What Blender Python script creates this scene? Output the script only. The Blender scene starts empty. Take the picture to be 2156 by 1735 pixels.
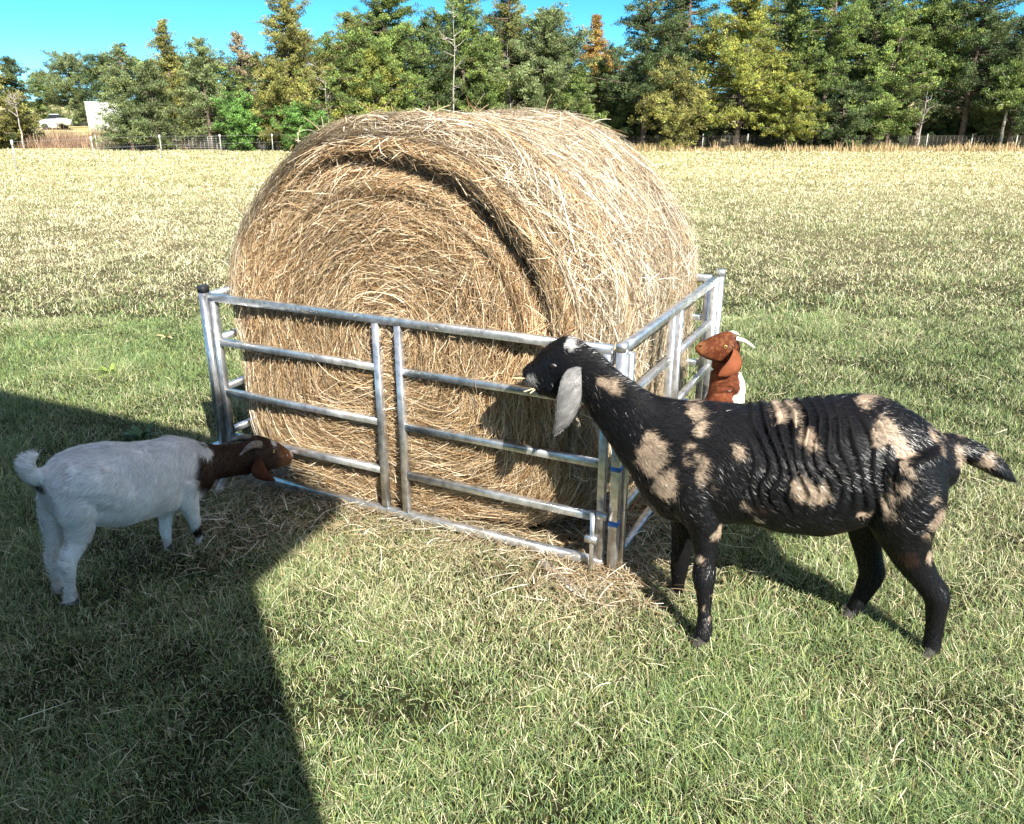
import bpy, math
import numpy as np
from mathutils import Vector

# ---------------------------------------------------------------- camera, sky, sun
scn = bpy.context.scene
PITCH = math.radians(20.4)
FPX = 1738.0            # focal length in units of a 2156 px wide frame
CAMH = 1.6
cam_d = bpy.data.cameras.new('camera'); cam = bpy.data.objects.new('camera', cam_d)
scn.collection.objects.link(cam); scn.camera = cam
cam.location = (0, 0, CAMH); cam.rotation_euler = (math.pi/2 - PITCH, 0, 0)
cam_d.sensor_width = 36; cam_d.lens = 36*FPX/2156; cam_d.clip_start = 0.05; cam_d.clip_end = 3000

SUN_EL = math.radians(38)
SDIR = np.array([-.41, .91]); SDIR = SDIR/np.linalg.norm(SDIR)      # the way shadows fall
world = bpy.data.worlds.new("World"); scn.world = world; world.use_nodes = True
nt = world.node_tree; bg = nt.nodes['Background']
sky = nt.nodes.new('ShaderNodeTexSky'); sky.sky_type = 'NISHITA'; sky.sun_disc = False
sky.sun_elevation = SUN_EL
sky.sun_rotation = math.atan2(-SDIR[0], -SDIR[1])
sky.air_density = .38; sky.dust_density = 0; sky.ozone_density = 3.0; sky.altitude = 2000
hs = nt.nodes.new('ShaderNodeHueSaturation'); hs.inputs['Hue'].default_value = .468
hs.inputs['Saturation'].default_value = 1.22
fill_sky = nt.nodes.new('ShaderNodeHueSaturation')              # sky high overhead brightened and paled, added as neutral fill light
fill_sky.inputs['Saturation'].default_value = .55; fill_sky.inputs['Value'].default_value = 2.5
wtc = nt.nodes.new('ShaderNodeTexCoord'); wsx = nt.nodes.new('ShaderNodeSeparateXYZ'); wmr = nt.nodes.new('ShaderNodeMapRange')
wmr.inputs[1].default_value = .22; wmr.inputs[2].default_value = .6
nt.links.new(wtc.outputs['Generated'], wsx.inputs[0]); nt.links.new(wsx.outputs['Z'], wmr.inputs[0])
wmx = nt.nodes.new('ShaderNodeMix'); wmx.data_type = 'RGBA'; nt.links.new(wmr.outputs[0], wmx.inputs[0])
nt.links.new(sky.outputs[0], hs.inputs['Color']); nt.links.new(sky.outputs[0], fill_sky.inputs['Color'])
nt.links.new(hs.outputs[0], wmx.inputs[6]); nt.links.new(fill_sky.outputs[0], wmx.inputs[7]); nt.links.new(wmx.outputs[2], bg.inputs[0])
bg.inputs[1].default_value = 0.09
sl = bpy.data.lights.new('sun', 'SUN'); sun = bpy.data.objects.new('sun', sl); scn.collection.objects.link(sun)
sl.energy = 5.0; sl.angle = math.radians(0.5); sl.color = (1.0, .95, .86)
ld = Vector((SDIR[0]*math.cos(SUN_EL), SDIR[1]*math.cos(SUN_EL), -math.sin(SUN_EL)))
sun.rotation_euler = ld.to_track_quat('-Z', 'Y').to_euler(); sun.location = (6, -12, 12)
vs = scn.view_settings; vs.view_transform = 'Standard'; vs.look = 'None'; vs.exposure = 1.5; vs.gamma = 1
scn.cycles.max_bounces = 6; scn.cycles.diffuse_bounces = 4; scn.cycles.glossy_bounces = 3
scn.cycles.transmission_bounces = 3; scn.cycles.transparent_max_bounces = 4

# ---------------------------------------------------------------- helpers
RNG = np.random.default_rng(7)
C = scn.collection

def tag(o, label=None, cat=None, group=None, kind=None):
    if label: o['label'] = label
    if cat: o['category'] = cat
    if group: o['group'] = group
    if kind: o['kind'] = kind
    return o

def empty(name, loc, label, cat, group=None):
    o = bpy.data.objects.new(name, None); C.objects.link(o); o.location = loc
    o.empty_display_size = .1
    return tag(o, label, cat, group)

def origin_of(o):
    p = np.zeros(3)
    while o is not None:
        p = p + np.array(o.location); o = o.parent
    return p

def mk(name, V, F, mat, parent=None, col=None, smooth=False, loc=None):
    V = np.asarray(V, dtype=np.float64).reshape(-1, 3)
    F = np.asarray(F, dtype=np.int32); n, k = F.shape
    if parent is not None: V = V - origin_of(parent)
    elif loc is not None: V = V - np.asarray(loc)
    me = bpy.data.meshes.new(name)
    me.vertices.add(len(V)); me.vertices.foreach_set('co', V.astype(np.float32).ravel())
    me.loops.add(n*k); me.loops.foreach_set('vertex_index', F.ravel())
    me.polygons.add(n); me.polygons.foreach_set('loop_start', np.arange(0, n*k, k, dtype=np.int32))
    if smooth: me.polygons.foreach_set('use_smooth', np.ones(n, dtype=bool))
    me.update(calc_edges=True)
    if col is not None:
        a = me.color_attributes.new('Col', 'FLOAT_COLOR', 'POINT')
        rgba = np.ones((len(V), 4), dtype=np.float32); rgba[:, :3] = col
        a.data.foreach_set('color', rgba.ravel())
    if mat: me.materials.append(mat)
    o = bpy.data.objects.new(name, me); C.objects.link(o)
    if parent is not None: o.parent = parent
    elif loc is not None: o.location = loc
    return o

class MB:
    """collects boxes, bars, tubes and lofts of quads; triangles are stored as quads with a repeated tip"""
    def __init__(s): s.V = []; s.F = []; s.n = 0
    def add(s, V, F):
        V = np.asarray(V, float).reshape(-1, 3); F = np.asarray(F, int)
        s.V.append(V); s.F.append(F + s.n); s.n += len(V)
    def box(s, c, a, b, d):      # centre and three half-axis vectors
        c, a, b, d = [np.asarray(q, float) for q in (c, a, b, d)]
        V = [c + i*a + j*b + k*d for i in (-1, 1) for j in (-1, 1) for k in (-1, 1)]
        F = [(0, 1, 3, 2), (4, 6, 7, 5), (0, 4, 5, 1), (2, 3, 7, 6), (0, 2, 6, 4), (1, 5, 7, 3)]
        s.add(V, F)
    def bar(s, p, q, w, h, up=(0, 0, 1), bev=.04):
        p, q = np.asarray(p, float), np.asarray(q, float); d = q - p; L = np.linalg.norm(d); d /= L
        up = np.asarray(up, float); sd = np.cross(d, up); sd /= np.linalg.norm(sd); up = np.cross(sd, d)
        a, b = w/2, h/2; e = bev*min(a, b)
        prof = [(a, b-e), (a-e, b), (-a+e, b), (-a, b-e), (-a, -b+e), (-a+e, -b), (a-e, -b), (a, -b+e)]
        V = [x*sd + y*up + r for r in (p, q) for x, y in prof]
        F = [(i, (i+1) % 8, (i+1) % 8+8, i+8) for i in range(8)]
        F += [(0, 3, 2, 1), (0, 7, 4, 3), (7, 6, 5, 4), (8, 9, 10, 11), (8, 11, 12, 15), (12, 13, 14, 15)]
        s.add(V, F)
    def tube(s, P, R, k=7):
        P = np.asarray(P, float); R = np.broadcast_to(np.asarray(R, float), (len(P),))
        T = np.gradient(P, axis=0); T /= np.linalg.norm(T, axis=1)[:, None] + 1e-9
        ref = np.where(np.abs(T[:, 2:3]) > .9, np.array([[1., 0, 0]]), np.array([[0, 0, 1.]]))
        A = np.cross(T, ref); A /= np.linalg.norm(A, axis=1)[:, None]; B = np.cross(T, A)
        th = np.arange(k)*2*np.pi/k
        ring = P[:, None] + R[:, None, None]*(np.cos(th)[None, :, None]*A[:, None] + np.sin(th)[None, :, None]*B[:, None])
        s.loft(ring)
    def loft(s, ring, cap=True):
        n, k = ring.shape[:2]; V = ring.reshape(-1, 3)
        i = np.arange(n-1)[:, None]*k; j = np.arange(k)[None]; j2 = (j+1) % k
        F = np.stack([i+j, i+j2, i+k+j2, i+k+j], -1).reshape(-1, 4)
        s.add(V, F)
        if cap:
            for r, rev in ((ring[0], True), (ring[-1], False)):
                c = r.mean(0); V = np.vstack([r, c[None]])
                idx = np.arange(k); F = np.stack([idx, (idx+1) % k, np.full(k, k), np.full(k, k)], -1)
                if rev: F = F[:, ::-1]
                s.add(V, F)
    def tris(s):
        V = np.vstack(s.V); F = np.vstack([np.asarray(f).reshape(-1, 4) for f in s.F])
        t1 = F[:, [0, 1, 2]]; t2 = F[:, [0, 2, 3]]
        T = np.vstack([t1, t2]); ok = (T[:, 0] != T[:, 1]) & (T[:, 1] != T[:, 2]) & (T[:, 0] != T[:, 2])
        return V, T[ok]
    def build(s, name, mat, parent=None, smooth=False, loc=None, col=None):
        V = np.vstack(s.V); F = np.vstack([np.asarray(f).reshape(-1, 4) for f in s.F])
        deg = (F[:, 2] == F[:, 3]) | (F[:, 0] == F[:, 1])
        if deg.any(): V, F = s.tris()
        return mk(name, V, F, mat, parent, col, smooth, loc)

_lat = RNG.random((32, 32, 32))
def vnoise(p, freq=1., seed=0):
    q = np.asarray(p, float)*freq + seed*7.31; i = np.floor(q).astype(int); f = q - i; f = f*f*(3-2*f)
    r = 0
    for a in (0, 1):
        for b in (0, 1):
            for c in (0, 1):
                w = np.where(a, f[..., 0], 1-f[..., 0])*np.where(b, f[..., 1], 1-f[..., 1])*np.where(c, f[..., 2], 1-f[..., 2])
                r = r + w*_lat[(i[..., 0]+a) % 32, (i[..., 1]+b) % 32, (i[..., 2]+c) % 32]
    return r
def n2(x, y, freq, seed=0):
    return vnoise(np.stack([x, y, np.zeros_like(x)+seed*.37], -1), freq, seed)
def unit(a): return a/(np.linalg.norm(a, axis=-1, keepdims=True)+1e-9)

def ribbons(P, w, side, taper, col):
    """P (N,K,3) centre lines, w half widths (N), side (N,3) or (N,K,3), col (N,3) or (N,K,3)"""
    N, K, _ = P.shape
    if side.ndim == 2: side = np.repeat(side[:, None], K, 1)
    o = side*w[:, None, None]*np.asarray(taper)[None, :, None]
    V = np.stack([P-o, P+o], 2).reshape(-1, 3)
    b = (np.arange(N)*K*2)[:, None] + (np.arange(K-1)*2)[None]
    F = np.stack([b, b+1, b+3, b+2], -1).reshape(-1, 4)
    if col.ndim == 2: col = np.repeat(col[:, None], K, 1)
    Cc = np.repeat(col[:, :, None], 2, 2).reshape(-1, 3)
    return V, F, Cc

def cross3(a, b): return np.cross(a, b)

# pixel -> world helpers (for measuring places and outlines off the photo)
SP, CP = math.sin(PITCH), math.cos(PITCH)
def ray(px, py):
    u, v = px-1078., 867.-py
    return np.array([u, CP*FPX + SP*v, -(SP*FPX - CP*v)])
def at_depth(px, py, d):
    r = ray(px, py); return np.array([0, 0, CAMH]) + r*(d/r[1])
def on_plane(px, py, p0, f):       # vertical plane through p0 (x,y) along f (x,y)
    r = ray(px, py); nx, ny = -f[1], f[0]
    t = (p0[0]*nx + p0[1]*ny)/(r[0]*nx + r[1]*ny)
    return np.array([0, 0, CAMH]) + r*t
TY = [-400, 6, 14, 34, 46, 60, 66, 75, 95, 140, 2000]
TZ = [0, 0, -.20, -.80, -1.10, -1.45, -1.55, -1.35, -.7, 0, 10]
def terrain(x, y):
    return np.interp(y, TY, TZ)
def on_ground(px, py):
    r = ray(px, py); t = 0
    ts = np.linspace(.0005, .12, 40000); z = CAMH + r[2]*ts; y = r[1]*ts
    k = np.argmax(z <= terrain(0, y)); t = ts[k]
    return np.array([r[0]*t, r[1]*t, float(terrain(0, r[1]*t))])

# ---------------------------------------------------------------- materials
def principled(name, color=(.5, .5, .5), rough=.6, metal=0., spec=.5, attr=False, trans=0., bump=None, noise=None, sheen=0):
    m = bpy.data.materials.new(name); m.use_nodes = True; t = m.node_tree; b = t.nodes['Principled BSDF']
    b.inputs['Base Color'].default_value = (*color, 1); b.inputs['Roughness'].default_value = rough
    b.inputs['Metallic'].default_value = metal; b.inputs['Specular IOR Level'].default_value = spec
    if sheen: b.inputs['Sheen Weight'].default_value = sheen
    src = None
    if attr:
        a = t.nodes.new('ShaderNodeAttribute'); a.attribute_name = 'Col'; src = a.outputs['Color']
    if noise:                       # (scale, dark colour, light colour, detail)
        tc = t.nodes.new('ShaderNodeTexCoord'); no = t.nodes.new('ShaderNodeTexNoise')
        no.inputs['Scale'].default_value = noise[0]; no.inputs['Detail'].default_value = noise[3] if len(noise) > 3 else 6
        t.links.new(tc.outputs['Object'], no.inputs['Vector'])
        cr = t.nodes.new('ShaderNodeValToRGB'); cr.color_ramp.elements[0].position = .35; cr.color_ramp.elements[1].position = .65
        cr.color_ramp.elements[0].color = (*noise[1], 1); cr.color_ramp.elements[1].color = (*noise[2], 1)
        t.links.new(no.outputs['Fac'], cr.inputs[0]); src = cr.outputs[0]
    if src is not None: t.links.new(src, b.inputs['Base Color'])
    if bump:                        # (scale, strength, distance)
        tc = t.nodes.new('ShaderNodeTexCoord'); no = t.nodes.new('ShaderNodeTexNoise'); no.inputs['Scale'].default_value = bump[0]
        no.inputs['Detail'].default_value = 5
        bm_ = t.nodes.new('ShaderNodeBump'); bm_.inputs['Strength'].default_value = bump[1]; bm_.inputs['Distance'].default_value = bump[2]
        t.links.new(tc.outputs['Object'], no.inputs['Vector']); t.links.new(no.outputs['Fac'], bm_.inputs['Height'])
        t.links.new(bm_.outputs[0], b.inputs['Normal'])
    if trans:
        tr = t.nodes.new('ShaderNodeBsdfTranslucent'); mx = t.nodes.new('ShaderNodeMixShader'); mx.inputs[0].default_value = trans
        if src is not None: t.links.new(src, tr.inputs[0])
        else: tr.inputs[0].default_value = (*color, 1)
        t.links.new(b.outputs[0], mx.inputs[1]); t.links.new(tr.outputs[0], mx.inputs[2])
        t.links.new(mx.outputs[0], t.nodes['Material Output'].inputs[0])
    return m

M_grass = principled('grass', rough=.55, spec=.35, attr=True, trans=.18)
M_hay = principled('hay', rough=.5, spec=.4, attr=True, trans=.15)
M_core = principled('hay_core', rough=.9, spec=.1, noise=(30, (.03, .018, .008), (.11, .07, .035)), bump=(60, 1, .02))
M_leaf = principled('leaf', rough=.55, spec=.25, attr=True, trans=.08)
M_bark = principled('bark', rough=.9, spec=.2, noise=(6, (.05, .04, .03), (.17, .13, .10)), bump=(12, .8, .03))
M_pale = principled('pale_bark', rough=.9, spec=.2, noise=(4, (.16, .14, .12), (.42, .38, .34)), bump=(12, .6, .02))
M_coat = principled('coat', rough=.36, spec=.6, attr=True)
M_skin = principled('skin', rough=.7, spec=.12, attr=True, bump=(220, .35, .004))
M_horn = principled('horn', rough=.45, noise=(40, (.06, .05, .04), (.20, .175, .15)), bump=(90, .6, .004))
M_horn2 = principled('horn_pale', rough=.4, noise=(30, (.45, .40, .33), (.7, .66, .58)), bump=(90, .4, .003))
M_eye = principled('eye', (.012, .008, .005), rough=.08)
M_iris = principled('iris', (.55, .38, .12), rough=.12)
M_hoof = principled('hoof', (.05, .045, .04), rough=.5, bump=(60, .4, .003))
M_white = principled('white_paint', (.8, .8, .78), rough=.5)
M_black = principled('black_plastic', (.02, .02, .022), rough=.4)
M_blue = principled('blue_tape', (.02, .16, .55), rough=.4)
M_wire = principled('wire', (.5, .5, .5), rough=.5, metal=.3)
M_post = principled('post_steel', rough=.6, metal=.2, noise=(15, (.20, .21, .18), (.36, .36, .32)))
M_glass = principled('dark_glass', (.02, .025, .03), rough=.05)
M_tyre = principled('tyre', (.02, .02, .02), rough=.8)

def mat_metal():
    m = principled('galvanised_tube', (.75, .76, .78), rough=.4, metal=.9)
    t = m.node_tree; b = t.nodes['Principled BSDF']; tc = t.nodes.new('ShaderNodeTexCoord')
    no = t.nodes.new('ShaderNodeTexNoise'); no.inputs['Scale'].default_value = 9; no.inputs['Detail'].default_value = 8
    t.links.new(tc.outputs['Object'], no.inputs['Vector'])
    r1 = t.nodes.new('ShaderNodeMapRange'); r1.inputs[1].default_value = .3; r1.inputs[2].default_value = .7
    r1.inputs[3].default_value = .22; r1.inputs[4].default_value = .5
    t.links.new(no.outputs['Fac'], r1.inputs[0]); t.links.new(r1.outputs[0], b.inputs['Roughness'])
    cr = t.nodes.new('ShaderNodeValToRGB'); cr.color_ramp.elements[0].position = .3; cr.color_ramp.elements[1].position = .6
    cr.color_ramp.elements[0].color = (.44, .45, .46, 1); cr.color_ramp.elements[1].color = (.78, .79, .80, 1)
    n2_ = t.nodes.new('ShaderNodeTexNoise'); n2_.inputs['Scale'].default_value = 35; n2_.inputs['Detail'].default_value = 6
    t.links.new(tc.outputs['Object'], n2_.inputs['Vector'])
    t.links.new(n2_.outputs['Fac'], cr.inputs[0]); t.links.new(cr.outputs[0], b.inputs['Base Color'])
    bu = t.nodes.new('ShaderNodeBump'); bu.inputs['Strength'].default_value = .05; bu.inputs['Distance'].default_value = .002
    t.links.new(n2_.outputs['Fac'], bu.inputs['Height']); t.links.new(bu.outputs[0], b.inputs['Normal'])
    return m
M_metal = mat_metal()

def mat_ground():
    m = principled('soil_and_turf', rough=.95, spec=.1); t = m.node_tree; b = t.nodes['Principled BSDF']
    tc = t.nodes.new('ShaderNodeTexCoord')
    a = t.nodes.new('ShaderNodeTexNoise'); a.inputs['Scale'].default_value = 14; a.inputs['Detail'].default_value = 10
    c = t.nodes.new('ShaderNodeTexNoise'); c.inputs['Scale'].default_value = .35; c.inputs['Detail'].default_value = 5
    for q in (a, c): t.links.new(tc.outputs['Object'], q.inputs['Vector'])
    r = t.nodes.new('ShaderNodeValToRGB'); r.color_ramp.elements[0].position = .35; r.color_ramp.elements[1].position = .7
    r.color_ramp.elements[0].color = (.008, .009, .005, 1); r.color_ramp.elements[1].color = (.05, .042, .022, 1)
    r2 = t.nodes.new('ShaderNodeValToRGB'); r2.color_ramp.elements[0].position = .35; r2.color_ramp.elements[1].position = .65
    r2.color_ramp.elements[0].color = (.55, .75, .5, 1); r2.color_ramp.elements[1].color = (1, .95, .8, 1)
    t.links.new(a.outputs['Fac'], r.inputs[0]); t.links.new(c.outputs['Fac'], r2.inputs[0])
    mx = t.nodes.new('ShaderNodeMix'); mx.data_type = 'RGBA'; mx.blend_type = 'MULTIPLY'; mx.inputs[0].default_value = 1
    t.links.new(r.outputs[0], mx.inputs[6]); t.links.new(r2.outputs[0], mx.inputs[7])
    # farther out the turf is closed, dry and pale
    sx = t.nodes.new('ShaderNodeSeparateXYZ'); t.links.new(tc.outputs['Object'], sx.inputs[0])
    mr = t.nodes.new('ShaderNodeMapRange'); mr.inputs[1].default_value = 6; mr.inputs[2].default_value = 30
    t.links.new(sx.outputs['Y'], mr.inputs[0])
    m3 = t.nodes.new('ShaderNodeMix'); m3.data_type = 'RGBA'; t.links.new(mr.outputs[0], m3.inputs[0])
    r3 = t.nodes.new('ShaderNodeValToRGB'); r3.color_ramp.elements[0].position = .3; r3.color_ramp.elements[1].position = .7
    r3.color_ramp.elements[0].color = (.24, .21, .08, 1); r3.color_ramp.elements[1].color = (.50, .43, .23, 1)
    t.links.new(c.outputs['Fac'], r3.inputs[0])
    t.links.new(mx.outputs[2], m3.inputs[6]); t.links.new(r3.outputs[0], m3.inputs[7])
    t.links.new(m3.outputs[2], b.inputs['Base Color'])
    bu = t.nodes.new('ShaderNodeBump'); bu.inputs['Strength'].default_value = .8; bu.inputs['Distance'].default_value = .03
    t.links.new(a.outputs['Fac'], bu.inputs['Height']); t.links.new(bu.outputs[0], b.inputs['Normal'])
    return m
M_ground = mat_ground()

# ---------------------------------------------------------------- ground
ys = np.concatenate([[-300, -60, -10, -3], np.arange(0, 16, 1.), np.arange(16, 150, 3.), [200, 400, 900, 1900]])
xs = np.concatenate([[-1500, -300, -100, -60, -40], np.arange(-30, 31, 3.), [40, 60, 100, 300, 1500]])
X, Y = np.meshgrid(xs, ys); Z = terrain(X, Y)
nx, ny = len(xs), len(ys)
i = np.arange(ny-1)[:, None]*nx; j = np.arange(nx-1)[None]
tag(mk('ground', np.stack([X, Y, Z], -1), np.stack([i+j, i+j+1, i+nx+j+1, i+nx+j], -1).reshape(-1, 4), M_ground, smooth=True), kind='structure')

# ---------------------------------------------------------------- barn behind the photographer (casts the big shadow)
def sh(p, h):          # ground shadow point -> the point at height h that casts it
    L = h/math.tan(SUN_EL); return np.array([p[0]-SDIR[0]*L, p[1]-SDIR[1]*L, h])
wdir = np.array([-.943, .333, 0]); wn = np.array([.333, .943, 0])
H0 = 3.45
Wc = sh((-.956, 2.63), H0)[:2]              # right wall corner
barn = empty('shed', (Wc[0], Wc[1], 0), 'white boarded shed standing behind the photographer and shading the lower left grass', 'shed')
c3 = np.array([Wc[0], Wc[1], 0])
M_board = principled('boards', rough=.8, noise=(3, (.66, .65, .62), (.8, .79, .77)), bump=(20, .4, .01))
m = MB(); m.box(c3 + wdir*2.2 - wn*1.8 + np.array([0, 0, H0/2]), wdir*2.2, wn*1.8, np.array([0, 0, H0/2])); m.build('wall', M_board, barn)
m = MB()
prof = [(-.03, H0), (-.54, H0+.52), (-.56, H0+.62), (.05, H0+1.12), (2.6, H0+1.42), (4.6, H0+1.1), (4.95, H0+.55), (4.43, H0)]
ring = np.array([[c3 + wdir*a + wn*b + np.array([0, 0, z]) for a, z in prof] for b in (-3.8, .02)])
m.loft(ring); m.build('roof', principled('roof_tin', (.4, .4, .42), rough=.4, metal=.6), barn)
m = MB(); m.box(c3 + wdir*2.2 + wn*.03 + np.array([0, 0, 1.05]), wdir*.5, wn*.025, np.array([0, 0, 1.05])); m.build('door', M_white, barn)

# ---------------------------------------------------------------- grass
# places where the grass is trodden or covered
FL = np.array([-1.283, 3.407, 0]); FR = np.array([.352, 2.59, 0])
tt = unit(FR-FL); nn = np.array([-tt[1], tt[0], 0]); nn = nn if nn[1] > 0 else -nn
DEPTH = 1.33
PL = float(np.linalg.norm(FR-FL)); BR = FR + nn*DEPTH; BL = FL + nn*DEPTH
def in_feeder(x, y, g=0.):
    dx, dy = x-FL[0], y-FL[1]; a = dx*tt[0]+dy*tt[1]; b = dx*nn[0]+dy*nn[1]
    return (a > -g) & (a < PL+g) & (b > -g) & (b < DEPTH+g)

def dryness(x, y):
    """0 green .. 1 straw"""
    d = np.interp(y, [1, 3, 5, 9, 16, 30, 70], [.30, .34, .40, .60, .78, .84, .80])
    d = d + .34*(n2(x, y, .55, 1)-.5) + .40*(n2(x, y, 2.3, 2)-.5) + .2*(n2(x, y, .12, 3)-.5)
    d = d - .42*np.exp(-(((x+2.9)/1.6)**2 + ((y-5.6)/1.5)**2))      # lush patch left of the feeder
    d = d - .10*np.exp(-(((x-2.5)/2.)**2 + ((y-5.5)/2.5)**2))
    d = d + .25*np.exp(-(((x+5)/5.)**2 + ((y-11)/3.5)**2))
    d = d + .3*np.exp(-(((x-.05)/.75)**2 + ((y-2.45)/.32)**2))
    return np.clip(d, .03, .97)

GREENS = np.array([[.17, .25, .09], [.26, .34, .15], [.06, .11, .035], [.28, .34, .10], [.13, .23, .09]])
STRAWS = np.array([[.62, .56, .35], [.50, .43, .25], [.76, .71, .50], [.22, .16, .09], [.56, .55, .31]])
def grass_field(name, N, y0, y1, power, wpx, hmul, xr=.74, K=4, label=''):
    u = RNG.random(N)
    a = 1-power
    y = (y0**a + u*(y1**a-y0**a))**(1/a) if abs(a) > 1e-6 else y0*(y1/y0)**u
    x = (RNG.random(N)*2-1)*(xr*y + .9)
    keep = ~in_feeder(x, y, -.12); x, y = x[keep], y[keep]; N = len(x)
    z = terrain(x, y)
    tuft = n2(x, y, 5.5, 5)*.6 + n2(x, y, 1.6, 6)*.4
    keep = RNG.random(N) < np.clip(.05+1.5*tuft, .42, 1); x, y, z, tuft = x[keep], y[keep], z[keep], tuft[keep]; N = len(x)
    hump = .8*np.clip((n2(x, y, 3.1, 12)-.56)*6, 0, 1)*np.interp(y, [1, 2.2, 4, 14, 30], [.5, .7, 1, 1, .4])
    dry = dryness(x, y); isdry = RNG.random(N) < dry
    zc = y*CP + (CAMH-z)*SP
    w = np.maximum(.0007 + .0007*RNG.random(N), wpx*zc/FPX*(.6+.8*RNG.random(N))*.5)
    h = (.013 + .036*RNG.random(N)**1.6)*(.5+1.1*tuft)*hmul*(1+.02*y)*(1+1.1*hump)
    h = np.where(isdry, h*(.7+.5*RNG.random(N)), h)
    az = RNG.random(N)*2*np.pi; lean = (.12 + .95*RNG.random(N)**1.3)*np.where(isdry, 1.2, 1.)
    d = np.stack([np.cos(az), np.sin(az), 0*az], -1)
    az2 = az + RNG.normal(0, .9, N); d2 = np.stack([np.cos(az2), np.sin(az2), 0*az], -1)
    root = np.stack([x, y, z-.004], -1)
    t = np.linspace(0, 1, K)
    up = np.array([0, 0, 1.])
    P = root[:, None] + h[:, None, None]*(t[None, :, None]*up*(1-.45*np.minimum(lean, 1.6)[:, None, None]*t[None, :, None]*.8)
        + (lean[:, None]*t[None]**1.3)[:, :, None]*d[:, None] + (.5*lean[:, None]*t[None]**2.4)[:, :, None]*d2[:, None])
    # most ribbons lie broadside to their own lean, some are turned at random
    sa = az + np.pi/2 + RNG.normal(0, .6, N)
    side = np.stack([np.cos(sa), np.sin(sa), RNG.normal(0, .25, N)], -1)
    g = GREENS[RNG.integers(0, len(GREENS), N)]; s_ = STRAWS[RNG.integers(0, len(STRAWS), N)]
    col = np.where(isdry[:, None], s_, g)*(.65+.7*RNG.random((N, 1)))
    yel = np.clip(dry+.1, 0, 1)[:, None]
    col = np.where(isdry[:, None], col, col*(1-.35*yel)+np.array([.28, .28, .10])*.3*yel)
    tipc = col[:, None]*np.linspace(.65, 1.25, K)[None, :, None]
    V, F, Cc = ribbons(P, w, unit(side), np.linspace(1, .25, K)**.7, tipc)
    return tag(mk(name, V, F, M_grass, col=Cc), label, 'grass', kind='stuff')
import os
Q = float(os.environ.get('GQ', '1'))
grass_field('grass', int(1050000*Q), 1.15, 6.5, .35, .72, .82, xr=.78, label='short green and straw coloured pasture grass close to the camera')
grass_field('grass', int(480000*Q), 6.2, 22, .75, 1.15, .9, K=3, label='paler dry pasture grass in the middle of the field')
grass_field('grass', int(200000*Q), 21, 66, .9, 1.6, 1.1, K=3, label='straw yellow pasture grass at the far side of the field')

# ---------------------------------------------------------------- hay bale
BW, BH, BD = .828, .775, 1.2          # half width, half height, length
BCX = (FL+FR)/2 - tt*.03
B0 = BCX + nn*.10
def rim(th):
    c, s = np.cos(th), np.sin(th)
    e = np.where(s < 0, 2.1+2.2*np.clip(-s*2, 0, 1), 2.1)
    k = (np.abs(c)**e + np.abs(s)**e)**(-1/e)
    k = k*(1 + .014*np.sin(3*th+1) + .010*np.sin(7*th))*(1-.03*np.exp(-((np.mod(th, 2*np.pi)-2.25)/.4)**2)+.012*np.exp(-((np.mod(th, 2*np.pi)-1.45)/.3)**2))
    return k
def bale_rad(th, r, s):
    """point at angle th, radius fraction r, axial position s in m, before offset"""
    k = rim(th)
    hgt = BH*(1+.012*np.sin(5*s+2))
    P = B0 + (r*k*BW*np.cos(th))[..., None]*tt + (r*k*hgt*np.sin(th) + BH)[..., None]*np.array([0, 0, 1.]) + s[..., None]*nn
    P[..., 2] = np.maximum(P[..., 2], .012)
    return P
def face_out(th, r):
    """how far the end face stands out towards the camera at (th, r)"""
    a = np.exp(-((np.mod(th-np.pi*.33+np.pi, 2*np.pi)-np.pi)/1.0)**2)        # loosened arc, top right
    a = a*(.55+.6*n2(r*np.cos(th), r*np.sin(th), 3.5, 31))
    groove = -.085*a*np.exp(-((r-.80+.03*np.sin(2.4*th))/.045)**2)
    groove = groove - .035*a*np.exp(-((r-.66)/.03)**2)
    lip = .032*a*np.exp(-((r-.90)/.06)**2)
    bulge = .045*np.cos(np.minimum(r, 1)*1.4)
    rnd = -.16*np.clip((r-.86)/.14, 0, 1.2)**2.2
    return bulge+groove+lip+rnd
bale = empty('hay_bale', tuple(BCX+nn*.7), 'large round bale of tan hay standing inside the metal feeder', 'hay bale')
# core
th = np.linspace(0, 2*np.pi, 97)[:-1]
ringsr = []
for r in np.linspace(.02, .985, 22):
    P = bale_rad(th, np.full_like(th, r), np.zeros_like(th)) - (face_out(th, np.full_like(th, r))-.03)[:, None]*nn
    ringsr.append(P)
for s in np.linspace(.14, BD-.06, 14): ringsr.append(bale_rad(th, np.full_like(th, .985), np.full_like(th, s)))
for r in np.linspace(.93, .02, 8): ringsr.append(bale_rad(th, np.full_like(th, r), np.full_like(th, BD)))
R_ = np.array(ringsr); R_ += .012*(vnoise(R_, 14.)-.5)[..., None]*nn
m = MB(); m.loft(R_); m.build('core', M_core, bale, smooth=True)

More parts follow.
